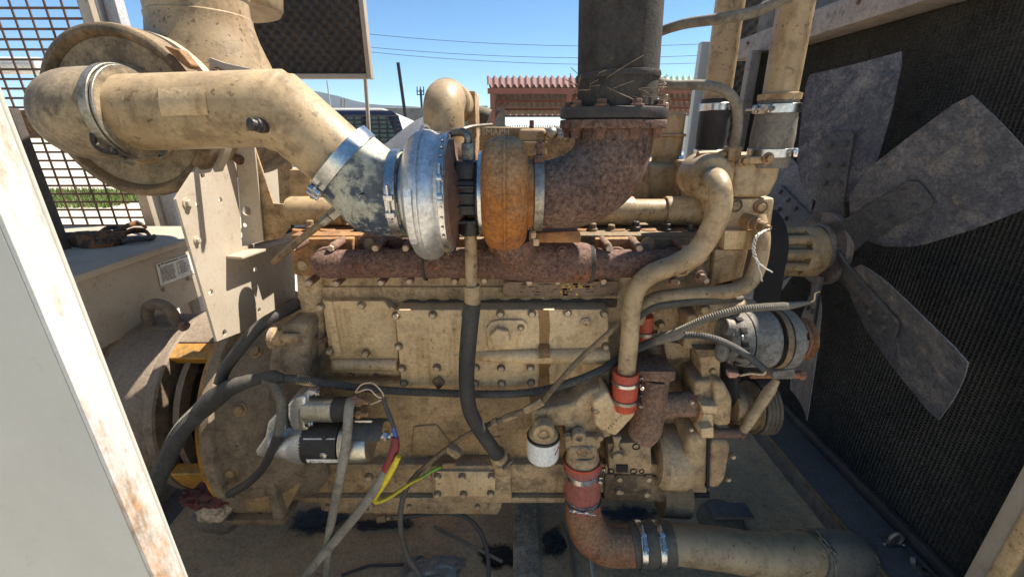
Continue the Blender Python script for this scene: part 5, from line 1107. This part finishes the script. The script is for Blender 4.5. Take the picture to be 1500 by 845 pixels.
b = B(); b.lathe(cf + V((0, 0, -.088)), (0, 0, 1), [(0, fr2 * .55), (.002, fr2 * .8), (.010, fr2 * .97), (.018, fr2), (.078, fr2), (.082, fr2 * .97)], 44); obj('canister', b, 'filter_white', of)
b = B(); b.lathe(cf + V((0, 0, -.007)), (0, 0, 1), [(0, fr2 * .9), (0, fr2 * 1.02), (.006, fr2 * 1.02), (.008, fr2 * .95)], 44); obj('rim', b, 'black_paint', of)
b = B(); b.lathe(cf + V((0, 0, .0)), (0, 0, 1), [(0, fr2 * .92), (.01, fr2 * .9), (.02, fr2 * .75), (.03, fr2 * .6)], 40); obj('seal_cap', b, 'tan', of)
a_ = R(52); qf = V((cf.x + fr2 * math.sin(a_), cf.y - fr2 * math.cos(a_), cf.z - .04))
b = B()
for k in range(3): b.box(qf + V((math.cos(a_), math.sin(a_), 0)) * (-.006 + .006 * k) + V((0, 0, .006 * k)), (.010, .0016, .005), 0, Quaternion((0, 0, 1), a_) @ Quaternion((0, 1, 0), R(-40)))
obj('red_print', b, 'ink_red', of)

# ================================================================== lower red hose and big bottom pipe
lh = thing('lower_red_hose', p(853, 705, 1.02), 'faded red hose with two clamps below the filter casting', 'hose')
ha, hb = p(853, 672, 1.03), p(854, 741, 1.03); hr = rpx(853, 705, 1.03, 51)
b = B(); b.tube([ha, ha.lerp(hb, .03), ha.lerp(hb, .5), ha.lerp(hb, .97), hb], [hr, hr * 1.03, hr, hr * 1.02, hr], 36); obj('sleeve', b, 'red_hose_old', lh)
clamp(lh, ha.lerp(hb, .22), hb - ha, hr, .02, (1, -.4, 0)); clamp(lh, ha.lerp(hb, .78), hb - ha, hr * 1.01, .02, (-.25, -1, 0))
b = B(); b.lathe(ha, ha - hb, [(-.004, hr * .9), (-.002, hr * .97), (.012, hr * .93), (.035, hr * .86)], 36); obj('neck_ring', b, 'tan', oh)
b = B(); b.lathe(ha, hb - ha, [(-.004, hr), (-.004, hr + .004), (.004, hr + .004), (.004, hr)], 36, cap=False); obj('hose_lip', b, 'red_hose', lh)
el2 = thing('lower_elbow', p(880, 790, 1.0), 'rust-orange water elbow below the faded red hose', 'pipe')
pipe('elbow', [(854, 738, 1.03), (856, 760, 1.02), (866, 782, 1.01), (888, 797, 1.0), (915, 799, .995), (945, 797, .99)], [50, 54, 56, 56, 56, 57], 'rust_hose', el2, 10, 36)
lp_ = thing('bottom_pipe', p(1080, 815, .95), 'dusty tan hose and pipe leading to the radiator bottom', 'hose')
pipe('coupling', [(925, 798, .99), (950, 796, .99), (985, 796, .985)], [59, 62, 60], 'rubber_dusty', lp_, 6, 36)
pipe('pipe', [(975, 796, .985), (1000, 797, .98), (1060, 804, .98), (1120, 813, .99), (1175, 812, 1.01), (1210, 810, 1.03)], [54, 56, 58, 60, 62, 62], 'tan_pipe', lp_, 8, 36)
pipe('end_hose', [(1185, 811, 1.01), (1215, 811, 1.03), (1245, 812, 1.06), (1262, 814, 1.09), (1300, 816, 1.18)], [64, 66, 62, 50, 50], 'rubber_grey', lp_, 6, 36)
for x in (936, 962): clamp(lp_, p(x, 797, .988), (1, 0, 0), rpx(950, 797, .99, 62), .018, (0, -.55, .85), 'steel')
clamp(lp_, p(1192, 811, 1.015), (1, .3, 0), rpx(1192, 811, 1.015, 66), .014, (0, -.3, .95), 'steel_dirty'); clamp(lp_, p(1254, 813, 1.07), (1, .5, 0), rpx(1254, 813, 1.07, 60), .014, (.3, -.9, -.2), 'steel_dirty')

# ================================================================== starter motor
SY = .985
stt = thing('starter_motor', p(480, 645, SY), 'starter motor with black body and silver solenoid', 'starter motor')
cz3 = p(470, 646, SY).z; sx_ = lambda x: p(x, 646, SY).x; sr = rpx(480, 646, SY, 61)
b = B(); b.lathe((sx_(452), SY, cz3), AX, [(0, sr * .8), (0, sr), (.10, sr), (.10, sr * .9)], 48); mb2 = obj('motor_body', b, 'black_paint', stt)
b = B(); b.lathe((sx_(505), SY, cz3), AX, [(0, sr * .9), (0, sr * .99), (.055, sr * .97), (.075, sr * .9), (.08, sr * .7)], 48); obj('end_frame', b, 'zinc', stt)
b = B(); rows = [[b.bm.verts.new((sx_(x) + dx, SY - (sr + .004) * math.cos(R(t)), cz3 + (sr + .004) * math.sin(R(t)))) for x, dx in ((520, .012 * math.sin(R(t * 2))), (545, 0), (566, 0))] for t in range(40, 161, 10)]
for r0_, r1_ in zip(rows, rows[1:]):
    for j in range(2): b.bm.faces.new((r0_[j], r0_[j + 1], r1_[j + 1], r1_[j]))
b.rough(.0015, 60); obj('brush_cover', b, 'loom', stt)
b = B(); b.lathe((sx_(405), SY, cz3), AX, [(0, .035), (0, .045), (.03, .047), (.05, sr * .93), (.075, sr * 1.0), (.095, sr * 1.0)], 44); obj('nose_casting', b, 'alu', stt)
b = B(); b.slab([(376, 668), (374, 660), (388, 640), (392, 618), (404, 606), (416, 602), (420, 640), (410, 664), (396, 672)], SY - .012, .02, .005, 3); obj('mount_flange', b, 'alu', stt)
b = B(); b.slab([(420, 592), (430, 582), (448, 580), (448, 600), (450, 628), (428, 632), (420, 612)], SY - .02, .06, .010, 3); obj('fork_housing', b, 'alu', stt)
b = B(); b.slab([(436, 602), (444, 602), (446, 625), (452, 627), (448, 631), (438, 630)], SY - .026, .01, .002); obj('strap', b, 'zinc', stt)
zs = p(480, 599, SY + .0).z; r_s = rpx(480, 599, SY, 37); sx2 = lambda x: p(x, 599, SY).x
b = B(); b.cyl((sx2(448), SY, zs), (sx2(491), SY, zs), r_s, 36); so = obj('solenoid', b, 'zinc', stt)
b = B(); b.cyl((sx2(490), SY, zs), (sx2(520), SY, zs), r_s * .97, 32); obj('solenoid_cap', b, 'black_paint', so)
b = B(); b.slab([(444, 576), (452, 571), (464, 574), (456, 581), (452, 580), (451, 620), (444, 620)], SY - .01, .05, .004); obj('solenoid_flange', b, 'alu', so)
for x, y in ((464, 575), (455, 620)): bolt(so, p(x, y, SY - .03), AX, .007, .006, 'steel')
for y in (588, 606):
    b = B(); q = p(520, y, SY - .01); b.cyl(q - V((.012, 0, 0)), q + V((.038, 0, 0)), .0075, 14); b.hexa(q + V((.005, 0, 0)), AX, .013, .012); obj('terminal', b, 'brass', so)
b = B(); q = p(563, 638, SY - .03); b.cyl(q - V((.03, 0, 0)), q + V((.035, 0, 0)), .008, 12); b.hexa(q, AX, .014, .012); b.hexa(q + V((.02, 0, 0)), AX, .014, .01); obj('terminal', b, 'steel', stt)
fl = [p(468, 669, SY - .045), p(516, 669, SY - .045), p(514, 677, SY - .038), p(474, 677, SY - .038)]
b = B(); th0, th1 = R(-34), R(-46); lr = sr + .0008
vs = [[V((sx_(x), SY - lr * math.cos(t), cz3 + lr * math.sin(t))) for x in (461, 508)] for t in (R(-10), R(-16), R(-22), R(-28))]
for r0_, r1_ in zip(vs, vs[1:]):
    f_ = [b.bm.verts.new(q) for q in (r0_[0], r0_[1], r1_[1], r1_[0])]; b.bm.faces.new(f_)
lab = obj('label', b, 'label_white', mb2)
tq = V((sx_(464), SY - (lr + .0006) * math.cos(R(-26)), cz3 + (lr + .0006) * math.sin(R(-26)))); tn = V((0, -math.cos(R(-38)), math.sin(R(-38)))); tyd = V((0, -math.sin(R(20)), math.cos(R(20))))
text('logo', 'C', tq, (1, 0, 0), tyd, .016, 'ink', lab, .0016, .017); text('print', 'Mu', tq + V((.026, 0, 0)) + tyd * .003, (1, 0, 0), tyd, .010, 'ink', lab, .0012)
b = B(); b.lathe((sx_(452), SY, cz3), AX, [(0, 1e-3), (0, .001)], 4); b.bm.clear()
t_ = R(46); b.box(V(((sx_(455) + sx_(505)) / 2, SY - lr * math.cos(t_), cz3 + lr * math.sin(t_))), (sx_(500) - sx_(456), .001, .0035), 0, Quaternion((1, 0, 0), -t_)); obj('white_stripe', b, 'label_white', mb2)
c = V((sx_(487), SY - lr * math.cos(R(4)), cz3 + lr * math.sin(R(4)))); bolt(mb2, c, (0, -1, .07), .008, .003, 'steel', 1.2); bolt(mb2, V((sx_(487), SY - lr * math.cos(R(50)), cz3 + lr * math.sin(R(50)))), (0, -.6, .8), .006, .003, 'bolt_black', 1.2)

# ================================================================== cables and hoses
def cable(name, pts, w, m, label, parent=None, cat='cable', group=None, k=8, n=10):
    return pipe(name, pts, w, m, parent, k, n, label=label, cat=cat, group=group)
def loom(name, pts, w, m, label=None, parent=None, cat=None):
    r = rpx(*pts[len(pts) // 2], w); return obj(name, loom_geo(B(), [p(*q) for q in pts], r), m, parent, label, cat, ang=25)
ml = thing('wiring_loom', p(640, 575, 1.03), 'long black corrugated wiring loom across the engine side', 'wiring loom')
loom('corrugated_tube', [(410, 554, .99), (440, 556, .99), (480, 561, 1.02), (530, 568, 1.04), (590, 573, 1.05), (640, 575, 1.05), (700, 577, 1.05), (760, 576, 1.05), (805, 569, 1.04), (850, 555, 1.02), (885, 540, 1.04), (915, 520, 1.07), (945, 505, 1.05), (975, 494, 1.0)], 12.5, 'loom', parent=ml)
loom('corrugated_tube', [(978, 493, 1.0), (1005, 480, .97), (1040, 465, .95), (1080, 454, .94), (1115, 450, .94), (1150, 448, .96)], 12, 'loom_dusty', parent=ml)
loom('corrugated_tube', [(992, 492, .99), (1020, 491, .96), (1050, 497, .94), (1078, 510, .94), (1100, 525, .94), (1120, 541, .95)], 10.5, 'loom', parent=ml)
b = B(); b.tube(path([(958, 500, 1.03), (975, 494, 1.0), (990, 490, .985), (1002, 484, .975)], 5), [.0115, .015, .0145, .011], 12); b.rough(.0015, 60); obj('tape_wrap', b, 'loom_dusty', ml)
b = B(); b.tube(path([(1148, 449, .96), (1168, 446, .98), (1185, 443, 1.0)], 5), [.010, .008, .004], 8); obj('tape_tail', b, 'loom_dusty', ml)
b = B(); b.tube(path([(1180, 444, 1.0), (1192, 440, 1.0), (1194, 430, 1.0), (1201, 427, 1.0)], 4), .0018, 6); obj('loose_wire', b, 'wire_cream', ml)
b = B(); b.tube(path([(383, 552, .985), (400, 552, .98), (414, 554, .985)], 5), [.014, .020, .013], 12); b.rough(.002, 50); obj('tape_wrap', b, 'rubber', ml)
b = B(); b.tube(path([(434, 555, .99), (452, 558, 1.0), (468, 562, 1.015)], 5), [.0125, .0135, .010], 12); b.rough(.001, 50); obj('tape_wrap', b, 'wire_cream' if 0 else 'tan_clean', ml)
mc_ = thing('main_cable', p(265, 640, .95), 'thick ribbed cable trunk sagging in front of the generator gap', 'cable')
loom('ribbed_trunk', [(210, 745, .93), (228, 710, .93), (246, 668, .94), (268, 628, .955), (300, 596, .965)], 25, 'loom', parent=mc_)
b = B(); b.tube(path([(296, 600, .96), (318, 580, .965), (345, 564, .97), (385, 553, .98)], 6), [.026, .026, .022, .013], 16); b.rough(.002, 40); obj('wrap_sleeve', b, 'rubber', mc_)
cable('battery_cable', [(322, 562, .985), (330, 540, 1.0), (352, 510, 1.01), (378, 480, 1.05), (405, 462, 1.08), (440, 444, 1.16)], 17, 'rubber', 'thick black cable climbing under the support plate')
bc = thing('sender_cable', p(410, 620, .95), 'braided dusty cable drooping in front of the starter nose', 'cable')
loom('braided_sleeve', [(388, 556, .975), (402, 566, .965), (411, 585, .95), (412, 612, .94), (407, 636, .94)], 14, 'loom_dusty', parent=bc)
b = B(); b.tube(path([(408, 632, .94), (400, 655, .94), (385, 685, .945), (362, 708, .95), (335, 724, .96)], 8), .0115, 12); obj('sheath', b, 'rubber', bc)
c1 = thing('battery_lead', p(495, 720, .93), 'upright grey battery lead bolted to the solenoid', 'cable')
b = B(); b.tube(path([(514, 588, .95), (511, 600, .93), (508, 640, .91), (500, 690, .91), (489, 745, .92), (480, 800, .93), (474, 880, .93)], 8), .0125, 14); obj('sheath', b, 'cable_grey', c1)
b = B(); b.slab([(506, 585), (520, 580), (534, 586), (530, 594), (516, 596), (508, 594)], .945, .01, .003); obj('cable_lug', b, 'bolt_rust', c1)
c2_ = thing('battery_lead', p(520, 760, .93), 'slanting grey battery lead with dark red sleeve at the motor terminal', 'cable')
b = B(); b.tube(path([(578, 640, .94), (577, 660, .93), (565, 690, .92), (540, 730, .91), (505, 775, .91), (462, 825, .91), (410, 890, .91)], 8), [.011, .012, .0125, .013, .013, .013, .013], 14); obj('sheath', b, 'cable_grey', c2_)
b = B(); b.tube(path([(579, 640, .938), (578, 656, .928), (572, 675, .921), (566, 688, .918)], 6), [.010, .0135, .0135, .0137], 14); obj('red_sleeve', b, 'wire_red', c2_)
for pts, m, lw in (([(521, 573, .95), (530, 563, .94), (546, 561, .94), (560, 575, .94), (562, 585, .94)], 'wire_cream', 'thin cream wire in a high loop above the solenoid terminals'), ([(521, 575, .95), (540, 570, .935), (552, 580, .935), (562, 584, .94)], 'wire_cream', 'thin cream wire running low between solenoid and black lead'), ([(543, 592, .95), (553, 588, .94), (562, 584, .94)], 'wire_cream', 'short cream wire end beside the lower solenoid terminal')):
    cable('loose_wire', pts + [(563, 590, .94)], 2.2, m, lw, group='cream wires over the solenoid', n=6)
sw_ = thing('signal_lead', p(572, 610, .94), 'short black twisted lead dropping to the motor terminal', 'cable')
loom('sheath', [(561, 582, .94), (566, 598, .935), (573, 615, .935), (577, 626, .937)], 7, 'loom', parent=sw_)
b = B(); b.tube(path([(576, 624, .937), (578, 632, .938), (580, 640, .938)], 4), .006, 10); obj('blue_tip', b, 'wire_blue', sw_)
ew_ = thing('earth_wire', p(560, 725, .96), 'yellow and green earth wire hooked below the starter', 'wire')
b = B(); b.tube(path([(584, 668, .905), (577, 682, .905), (566, 702, .912), (553, 722, .93), (548, 732, .96), (556, 734, .97), (575, 725, .99), (600, 708, 1.01), (618, 699, 1.03)], 8), [.0075, .009, .009, .0085, .0075, .006, .0055, .005], 10); obj('yellow_part', b, 'wire_yellow', ew_)
b = B(); b.tube(path([(616, 700, 1.03), (632, 690, 1.04), (646, 683, 1.045)], 5), .005, 10); obj('green_part', b, 'wire_green', ew_)
b = B(); b.box(p(654, 680, 1.05), (.026, .02, .02), .003); b.cyl(p(650, 680, 1.045), p(668, 679, 1.045), .008, 12); obj('terminal_block', b, 'brass', ew_)
fh_ = thing('fuel_hose', p(620, 690, 1.0), 'brown steel fuel line turning into a black hose on the tray', 'hose')
b = B(); b.tube(path([(905, 476, 1.03), (880, 498, 1.02), (845, 530, 1.01), (812, 567, 1.0), (794, 588, 1.0), (770, 600, 1.01), (735, 614, 1.03), (700, 628, 1.05), (672, 644, 1.06), (645, 664, 1.06), (615, 690, 1.05), (600, 706, 1.04)], 8), .0075, 12); obj('steel_line', b, 'tan_dirty', fh_)
b = B(); b.tube(path([(795, 587, .998), (783, 594, 1.0), (770, 600, 1.008)], 4), .0115, 6); b.tube(path([(758, 605, 1.02), (748, 609, 1.025), (738, 613, 1.03)], 4), .0105, 6); b.tube([p(728, 616, 1.032), p(722, 619, 1.036)], .0115, 6); obj('union_nut', b, 'tan_pipe', fh_)
b = B(); b.tube(path([(612, 693, 1.05), (597, 712, 1.03), (588, 740, 1.0), (587, 775, .97), (596, 812, .96), (614, 842, .95), (632, 880, .94)], 8), .0085, 12); obj('rubber_hose', b, 'rubber_dusty', fh_)
b = B(); b.slab([(655, 655), (670, 662), (676, 668), (668, 674), (654, 664)], 1.03, .03, .004); obj('line_clamp', b, 'tan', fh_)
pl_ = thing('pressure_hose', p(455, 345, 1.0), 'short brown hose with hexagon fitting under the peeling boot', 'hose')
b = B(); b.tube(path([(402, 384, 1.12), (420, 368, 1.05), (445, 347, 1.0), (475, 324, .99)], 6), .0085, 12); obj('hose', b, 'tan_dirty', pl_)
b = B(); b.tube([p(472, 326, .99), p(484, 317, .99)], .012, 6); b.tube([p(486, 316, .99), p(499, 306, .99)], .0145, 6); obj('fitting', b, 'steel_dirty', pl_)
thp = thing('drain_hose', pZ(680, 770, .1), 'thin black hose curving over the tray from a sump fitting', 'hose')
b = B(); b.tube(path([(572, 758, 1.08), (600, 756, 1.09), (635, 751, 1.10), (668, 752, 1.09), (692, 764, 1.07), (708, 788, 1.05), (715, 820, 1.02), (716, 880, .95)], 8), .0075, 12); obj('hose', b, 'rubber', thp)
b = B(); b.tube([p(553, 760, 1.08), p(566, 758, 1.08)], .012, 6); b.tube([p(566, 758, 1.08), p(583, 757, 1.085)], .009, 12); obj('brass_fitting', b, 'brass', thp)
b = B(); b.tube([pZ(636, 771, .108), pZ(736, 822, .112)], .006, 8); obj('welding_rod', b, 'wood', None, 'thin brown rod lying on the dirty tray', 'rod')
b = B(); b.tube([pZ(864, 805, .14), pZ(872, 880, .14)], .004, 8); obj('cable_tie', b, 'wire_white', None, 'white plastic cable tie hanging below the rusty elbow', 'cable tie')
b = B(); b.tube([pZ(500, 842, .103), pZ(540, 828, .103), pZ(600, 826, .103), pZ(640, 835, .103)], .005, 8); obj('buried_cable', b, 'rubber', None, 'dirty thin cable half buried in the tray mud', 'cable')
# crumpled plastic bag
b = B(); c = pZ(628, 840, .1); nb_ = 12
gr = [[b.bm.verts.new(V((c.x + (i / nb_ - .5) * .20 + (j / nb_ - .5) * .05, c.y + (j / nb_ - .5) * .12, .106 + .03 * max(0, 1 - ((i / nb_ - .5) ** 2 + (j / nb_ - .5) ** 2) * 3.4))) + noise.noise_vector(V((i * .6, j * .6, 2))) * .014) for i in range(nb_ + 1)] for j in range(nb_ + 1)]
for j in range(nb_):
    for i in range(nb_): b.bm.faces.new((gr[j][i], gr[j][i + 1], gr[j + 1][i + 1], gr[j + 1][i]))
for r_ in gr:
    for v in r_: v.co.z = max(v.co.z, .102)
obj('plastic_bag', b, 'plastic_bag', None, 'crumpled grey plastic wrapper on the muddy tray', 'wrapper', ang=12)
# stone with a red rag by the housing foot
b = B(); tb = bmesh.new(); bmesh.ops.create_icosphere(tb, subdivisions=4, radius=1); c = p(308, 760, 1.0)
for v in tb.verts: v.co = V((v.co.x * .085, v.co.y * .06, v.co.z * .055)) * (1 + .28 * noise.noise(v.co * 1.8)) + c + V((0, .05, -.03))
b.absorb(tb); obj('stone', b, 'stone', None, 'lump of muddy rubble beside the flywheel housing foot', 'stone', ang=60)
b = B(); tb = bmesh.new(); bmesh.ops.create_icosphere(tb, subdivisions=4, radius=1); c = p(306, 727, 1.0)
for v in tb.verts: v.co = V((v.co.x * .07, v.co.y * .04, v.co.z * .024 + .03 * v.co.x * v.co.x * .2)) * (1 + .5 * noise.noise(v.co * 3.2)) + c + noise.noise_vector(v.co * 4) * .008
b.absorb(tb); obj('rag', b, 'rag_red', None, 'torn red cloth rag on the muddy rubble', 'rag', ang=20)
b = B(); tb = bmesh.new(); bmesh.ops.create_icosphere(tb, subdivisions=3, radius=1); c = p(312, 748, .985)
for v in tb.verts: v.co = V((v.co.x * .05, v.co.y * .035, v.co.z * .032)) * (1 + .3 * noise.noise(v.co * 2.5 + V((4, 0, 0)))) + c
b.absorb(tb); obj('mud_clod', b, 'floor_light', None, 'pale clod of dried mud under the red rag', 'clod', ang=25)

# ================================================================== background
# low perimeter wall
b = B(); a, c = p(380, 158, 17), p(700, 158, 17); b.box(((a.x + c.x) / 2 - 2, 17.2, a.z / 2), (c.x - a.x + 6, .3, a.z), .02); obj('yard_wall', b, 'wall_grey', None, 'long grey block wall behind the parked truck', 'wall')
# truck cab seen from behind
TYY = 7.2
trk = thing('pickup_truck', (p(500, 300, TYY).x, TYY, 0), 'parked pickup cab with caged rear window behind the engine', 'truck')
def tp(x, y, dy=0): return p(x, y, TYY + dy)
zt = tp(520, 158).z; xl, xr2 = tp(395, 200).x, tp(598, 200).x
b = B(); ringf = [(tp(398, 300).x, .9), (tp(415, 158).x, zt - .12), (tp(440, 156).x, zt), (tp(560, 157).x, zt), (tp(582, 163).x, zt - .1), (tp(602, 215).x, .95 + .2), (tp(606, 260).x, .9)]
b.prism([V((x, TYY, z)) for x, z in ringf], [V((x * .98, TYY + 1.3, z - (.1 if z > 1.4 else 0))) for x, z in ringf], .05, 3); obj('cab', b, 'truck_paint', trk)
win = [tp(462, 170), tp(566, 168), tp(574, 172), tp(588, 205), tp(590, 216), tp(462, 216)]
b = B(); b.prism([q + V((0, -.03, 0)) for q in [tp(430, 162), tp(575, 162), tp(584, 170), tp(598, 214), tp(596, 225), tp(430, 225)]], [q for q in [tp(430, 162), tp(575, 162), tp(584, 170), tp(598, 214), tp(596, 225), tp(430, 225)]], .01, 2); obj('window_surround', b, 'truck_blue', trk)
b = B(); b.prism([q + V((0, -.045, 0)) for q in [tp(539, 170), tp(569, 170), tp(583, 207), tp(583, 222), tp(538, 222)]], [q + V((0, -.02, 0)) for q in [tp(539, 170), tp(569, 170), tp(583, 207), tp(583, 222), tp(538, 222)]]); obj('rear_window', b, 'window_glass', trk)
b = B(); b.prism([q + V((0, -.045, 0)) for q in [tp(475, 170), tp(530, 170), tp(530, 222), tp(475, 222)]], [q + V((0, -.02, 0)) for q in [tp(475, 170), tp(530, 170), tp(530, 222), tp(475, 222)]]); obj('rear_window', b, 'window_glass', trk)
b = B()
for k in range(10): x = 470 + 12 * k; b.tube([tp(x, 168, -.07), tp(x + 3, 224, -.07)], .012, 5)
for k in range(9): y = 170 + 6.4 * k; b.tube([tp(466, y, -.08), tp(584, y, -.08)], .012, 5)
obj('window_cage', b, 'pole_dark', trk)
b = B(); b.box((tp(500, 230).x, TYY - .9, .75), (1.7, 1.8, .5), .05); obj('load_bed', b, 'truck_paint', trk)
for sx_s in (-.75, .75):
    b = B(); b.lathe((tp(500, 230).x + sx_s - .1, TYY - .9, .36), AX, [(0, .2), (0, .33), (.02, .36), (.2, .36), (.22, .33), (.22, .2)], 28); obj('wheel', b, 'rubber', trk)
# poles
def pole(nm, x0, y0, x1, y1, Y, w, m, lab, cat='pole'):
    b = B(); a, c = p(x0, y0, Y), p(x1, y1, Y); d_ = (a - c); g0 = c - d_ * (c.z / d_.z); b.tube([g0, a], rpx(x0, y0, Y, w), 8); return obj(nm, b, m, None, lab, cat)
pole('leaning_pole', 583, 92, 592, 157, 16, 5, 'pole_dark', 'dark post leaning left above the grey block wall')
pole('thin_pole', 479, 118, 484, 157, 22, 2.2, 'cowl', 'thin pale pole near the lower edge of the foam door')
t_ = thing('power_pylon', V((p(616, 157, 60).x, 60, 0)), 'small distant power pylon with crossarms above the wall', 'pylon')
b = B(); a = p(616, 131, 60); b.tube([V((a.x, 60, 0)), a], .16, 6); obj('mast', b, 'pole_dark', t_)
for y in (134, 139): b = B(); q = p(616, y, 60); b.box(q, (.95, .12, .10)); [b.cyl(q + V((dx, 0, 0)), q + V((dx, 0, .55)), .07, 6) for dx in (-.42, 0, .42)]; obj('crossarm', b, 'pole_dark', t_)
for x in (500, 505): pole('gate_post', x, 145, x, 158, 30, 2.6, 'wall_grey', 'short grey post standing behind the block wall', 'post')['group'] = 'short posts behind the wall'
for y0, y1, lab in ((40, 58, 'highest'), (60, 74, 'middle'), (66, 86, 'lowest')):
    b = B(); q0, q1 = p(420, y0 - 4, 45), p(1120, y1 + 2, 45); b.tube([q0.lerp(q1, t) - V((0, 0, 1.0 * 4 * t * (1 - t))) for t in [i / 16 for i in range(17)]], .02, 5)
    obj('power_line', b, 'pole_dark', None, lab + ' of three thin overhead wires crossing the sky', 'power line')
# open shed with corrugated roof
def corrug(b, q00, q10, q01, q11, n, amp, thick=.02):
    rows = []
    for i in range(n * 6 + 1):
        t = i / (n * 6); a, c = q00.lerp(q10, t), q01.lerp(q11, t); z_ = amp * math.sin(2 * math.pi * i / 6); rows.append((b.bm.verts.new(a + V((0, 0, z_))), b.bm.verts.new(c + V((0, 0, z_)))))
    for (a, c), (d_, e) in zip(rows, rows[1:]): b.bm.faces.new((a, d_, e, c))
def shed(nm, lab, x0, x1, ye, yr, yl, m, Y=13., n=26):
    t = thing(nm, (p(x0, 180, Y).x, Y, 0), lab, 'shed')
    e0, e1, r0_, r1_, l0_, l1_ = p(x0, ye, Y), p(x1, ye, Y), p(x0 - 1, yr, Y + 1.2), p(x1, yr, Y + 1.2), p(x0 + 14, yl, Y + 6), p(x1, yl, Y + 6)
    b = B(); corrug(b, e0, e1, r0_, r1_, n, .05); obj('roof', b, m, t, ang=80)
    b = B(); corrug(b, r0_, r1_, l0_, l1_, n, .045); obj('roof', b, 'roof_under', t, ang=80)
    b = B(); b.prism([e0 + V((0, 0, -.06)), e1 + V((0, 0, -.06)), e1 + V((0, 0, -.2)), e0 + V((0, 0, -.2))], [q + V((0, .08, 0)) for q in (e0 + V((0, 0, -.06)), e1 + V((0, 0, -.06)), e1 + V((0, 0, -.2)), e0 + V((0, 0, -.2)))]); obj('eave_beam', b, 'red_oxide', t)
    for f in (.22, .45, .68, .9):
        b = B(); q0, q1 = r0_.lerp(l0_, f) - V((0, 0, .12)), r1_.lerp(l1_, f) - V((0, 0, .12)); b.tube([q0, q1], .05, 4); obj('purlin', b, 'red_oxide', t)
    k = max(2, int((e1.x - e0.x) / 2.6)); 
    for i in range(k + 1):
        q = e0.lerp(e1, (i + .06) / (k + .12)); b = B(); b.box((q.x, q.y + .1, q.z / 2 - .1), (.13, .13, q.z - .2)); obj('column', b, 'red_oxide', t)
        b = B(); b.tube([V((q.x, q.y + .15, q.z - 1.0)), V((q.x + .1, q.y + .5, q.z - .45)), V((q.x + .35, q.y + .9, q.z - .1))], .045, 5); b.tube([V((q.x, q.y + .15, q.z - .9)), r0_.lerp(r1_, (i + .06) / (k + .12)).lerp(l0_.lerp(l1_, (i + .06) / (k + .12)), .7) - V((0, 0, .15))], .04, 4); obj('brace', b, 'red_oxide', t)
    return t
shed('open_shed', 'open red-brown shed with maroon corrugated roof behind the turbocharger', 714, 956, 126, 113, 170, 'maroon')
shed('open_shed', 'open red-brown shed with green corrugated roof right of the exhaust stack', 958, 1130, 126, 112, 168, 'roof_green', 13.6, 20)
b = B(); a, c = p(955, 168, 24), p(1080, 168, 24); b.box(((a.x + c.x) / 2, 24, a.z / 2), (c.x - a.x, .3, a.z), .02); obj('white_wall', b, 'white_wall', None, 'white yard wall beyond the green-roofed shed', 'wall')
b = B(); a, c = p(696, 157, 40), p(716, 157, 40); b.box(((a.x + c.x) / 2, 40, a.z / 2), (c.x - a.x, 4, a.z)); obj('green_shed', b, 'roof_green', None, 'small pale green shed far beside the maroon shed', 'shed')
# picket fence far below the shed roof
fe = thing('picket_fence', (p(780, 185, 28).x, 28, 0), 'far grey picket fence under the maroon shed', 'fence')
b = B(); a, c = p(700, 184, 28), p(850, 184, 28); n_ = 44
for i in range(n_ + 1):
    q = a.lerp(c, i / n_); b.box((q.x, 28, q.z / 2), (.06, .04, q.z + random.uniform(-.05, .05)))
b.box(((a.x + c.x) / 2, 28.03, a.z * .55), (c.x - a.x, .03, a.z * .7)); obj('pickets', b, 'wall_grey', fe, kind='stuff')
# coloured things parked past the engine
b = B(); q = p(1012, 215, 5); b.box((q.x, 5, q.z / 2 + .05), (.09, .09, q.z + .35), .02); obj('marker_post', b, 'orange_plastic', None, 'bright orange post between filler tower and white post', 'post')
b = B(); b.tube(path([(925, 205, 6), (938, 209, 6), (952, 214, 6)], 5), .08, 8); b.tube([p(925, 205, 6), V((p(925, 205, 6).x, 6, 0))], .05, 8); obj('orange_barrier', b, 'orange_plastic', None, 'slanting orange barrier arm behind the exhaust elbow', 'barrier')
b = B(); q = p(945, 216, 7); b.box((q.x, 7.3, q.z / 2 - .03), (1.5, 1.2, q.z - .06), .08, seg=3); b.rough(.03, 1.5); obj('tarpaulin_stack', b, 'blue_tarp', None, 'low pile under a blue tarpaulin beyond the engine', 'tarpaulin')
# ================================================================== hazy air over the valley
b = B(); b.box((0, 4700, 499), (26000, 9800, 1002)); hz = obj('haze', b, 'ground', None, 'thin pale haze over the valley', 'haze', kind='stuff')
mh = bpy.data.materials.new('haze_air'); mh.use_nodes = True; mh.node_tree.nodes.clear()
vo = mh.node_tree.nodes.new('ShaderNodeVolumePrincipled'); mo = mh.node_tree.nodes.new('ShaderNodeOutputMaterial'); mh.node_tree.links.new(vo.outputs[0], mo.inputs['Volume'])
vo.inputs['Color'].default_value = (.5, .72, 1, 1); vo.inputs['Density'].default_value = .00003; vo.inputs['Anisotropy'].default_value = .2
hz.data.materials[0] = mh
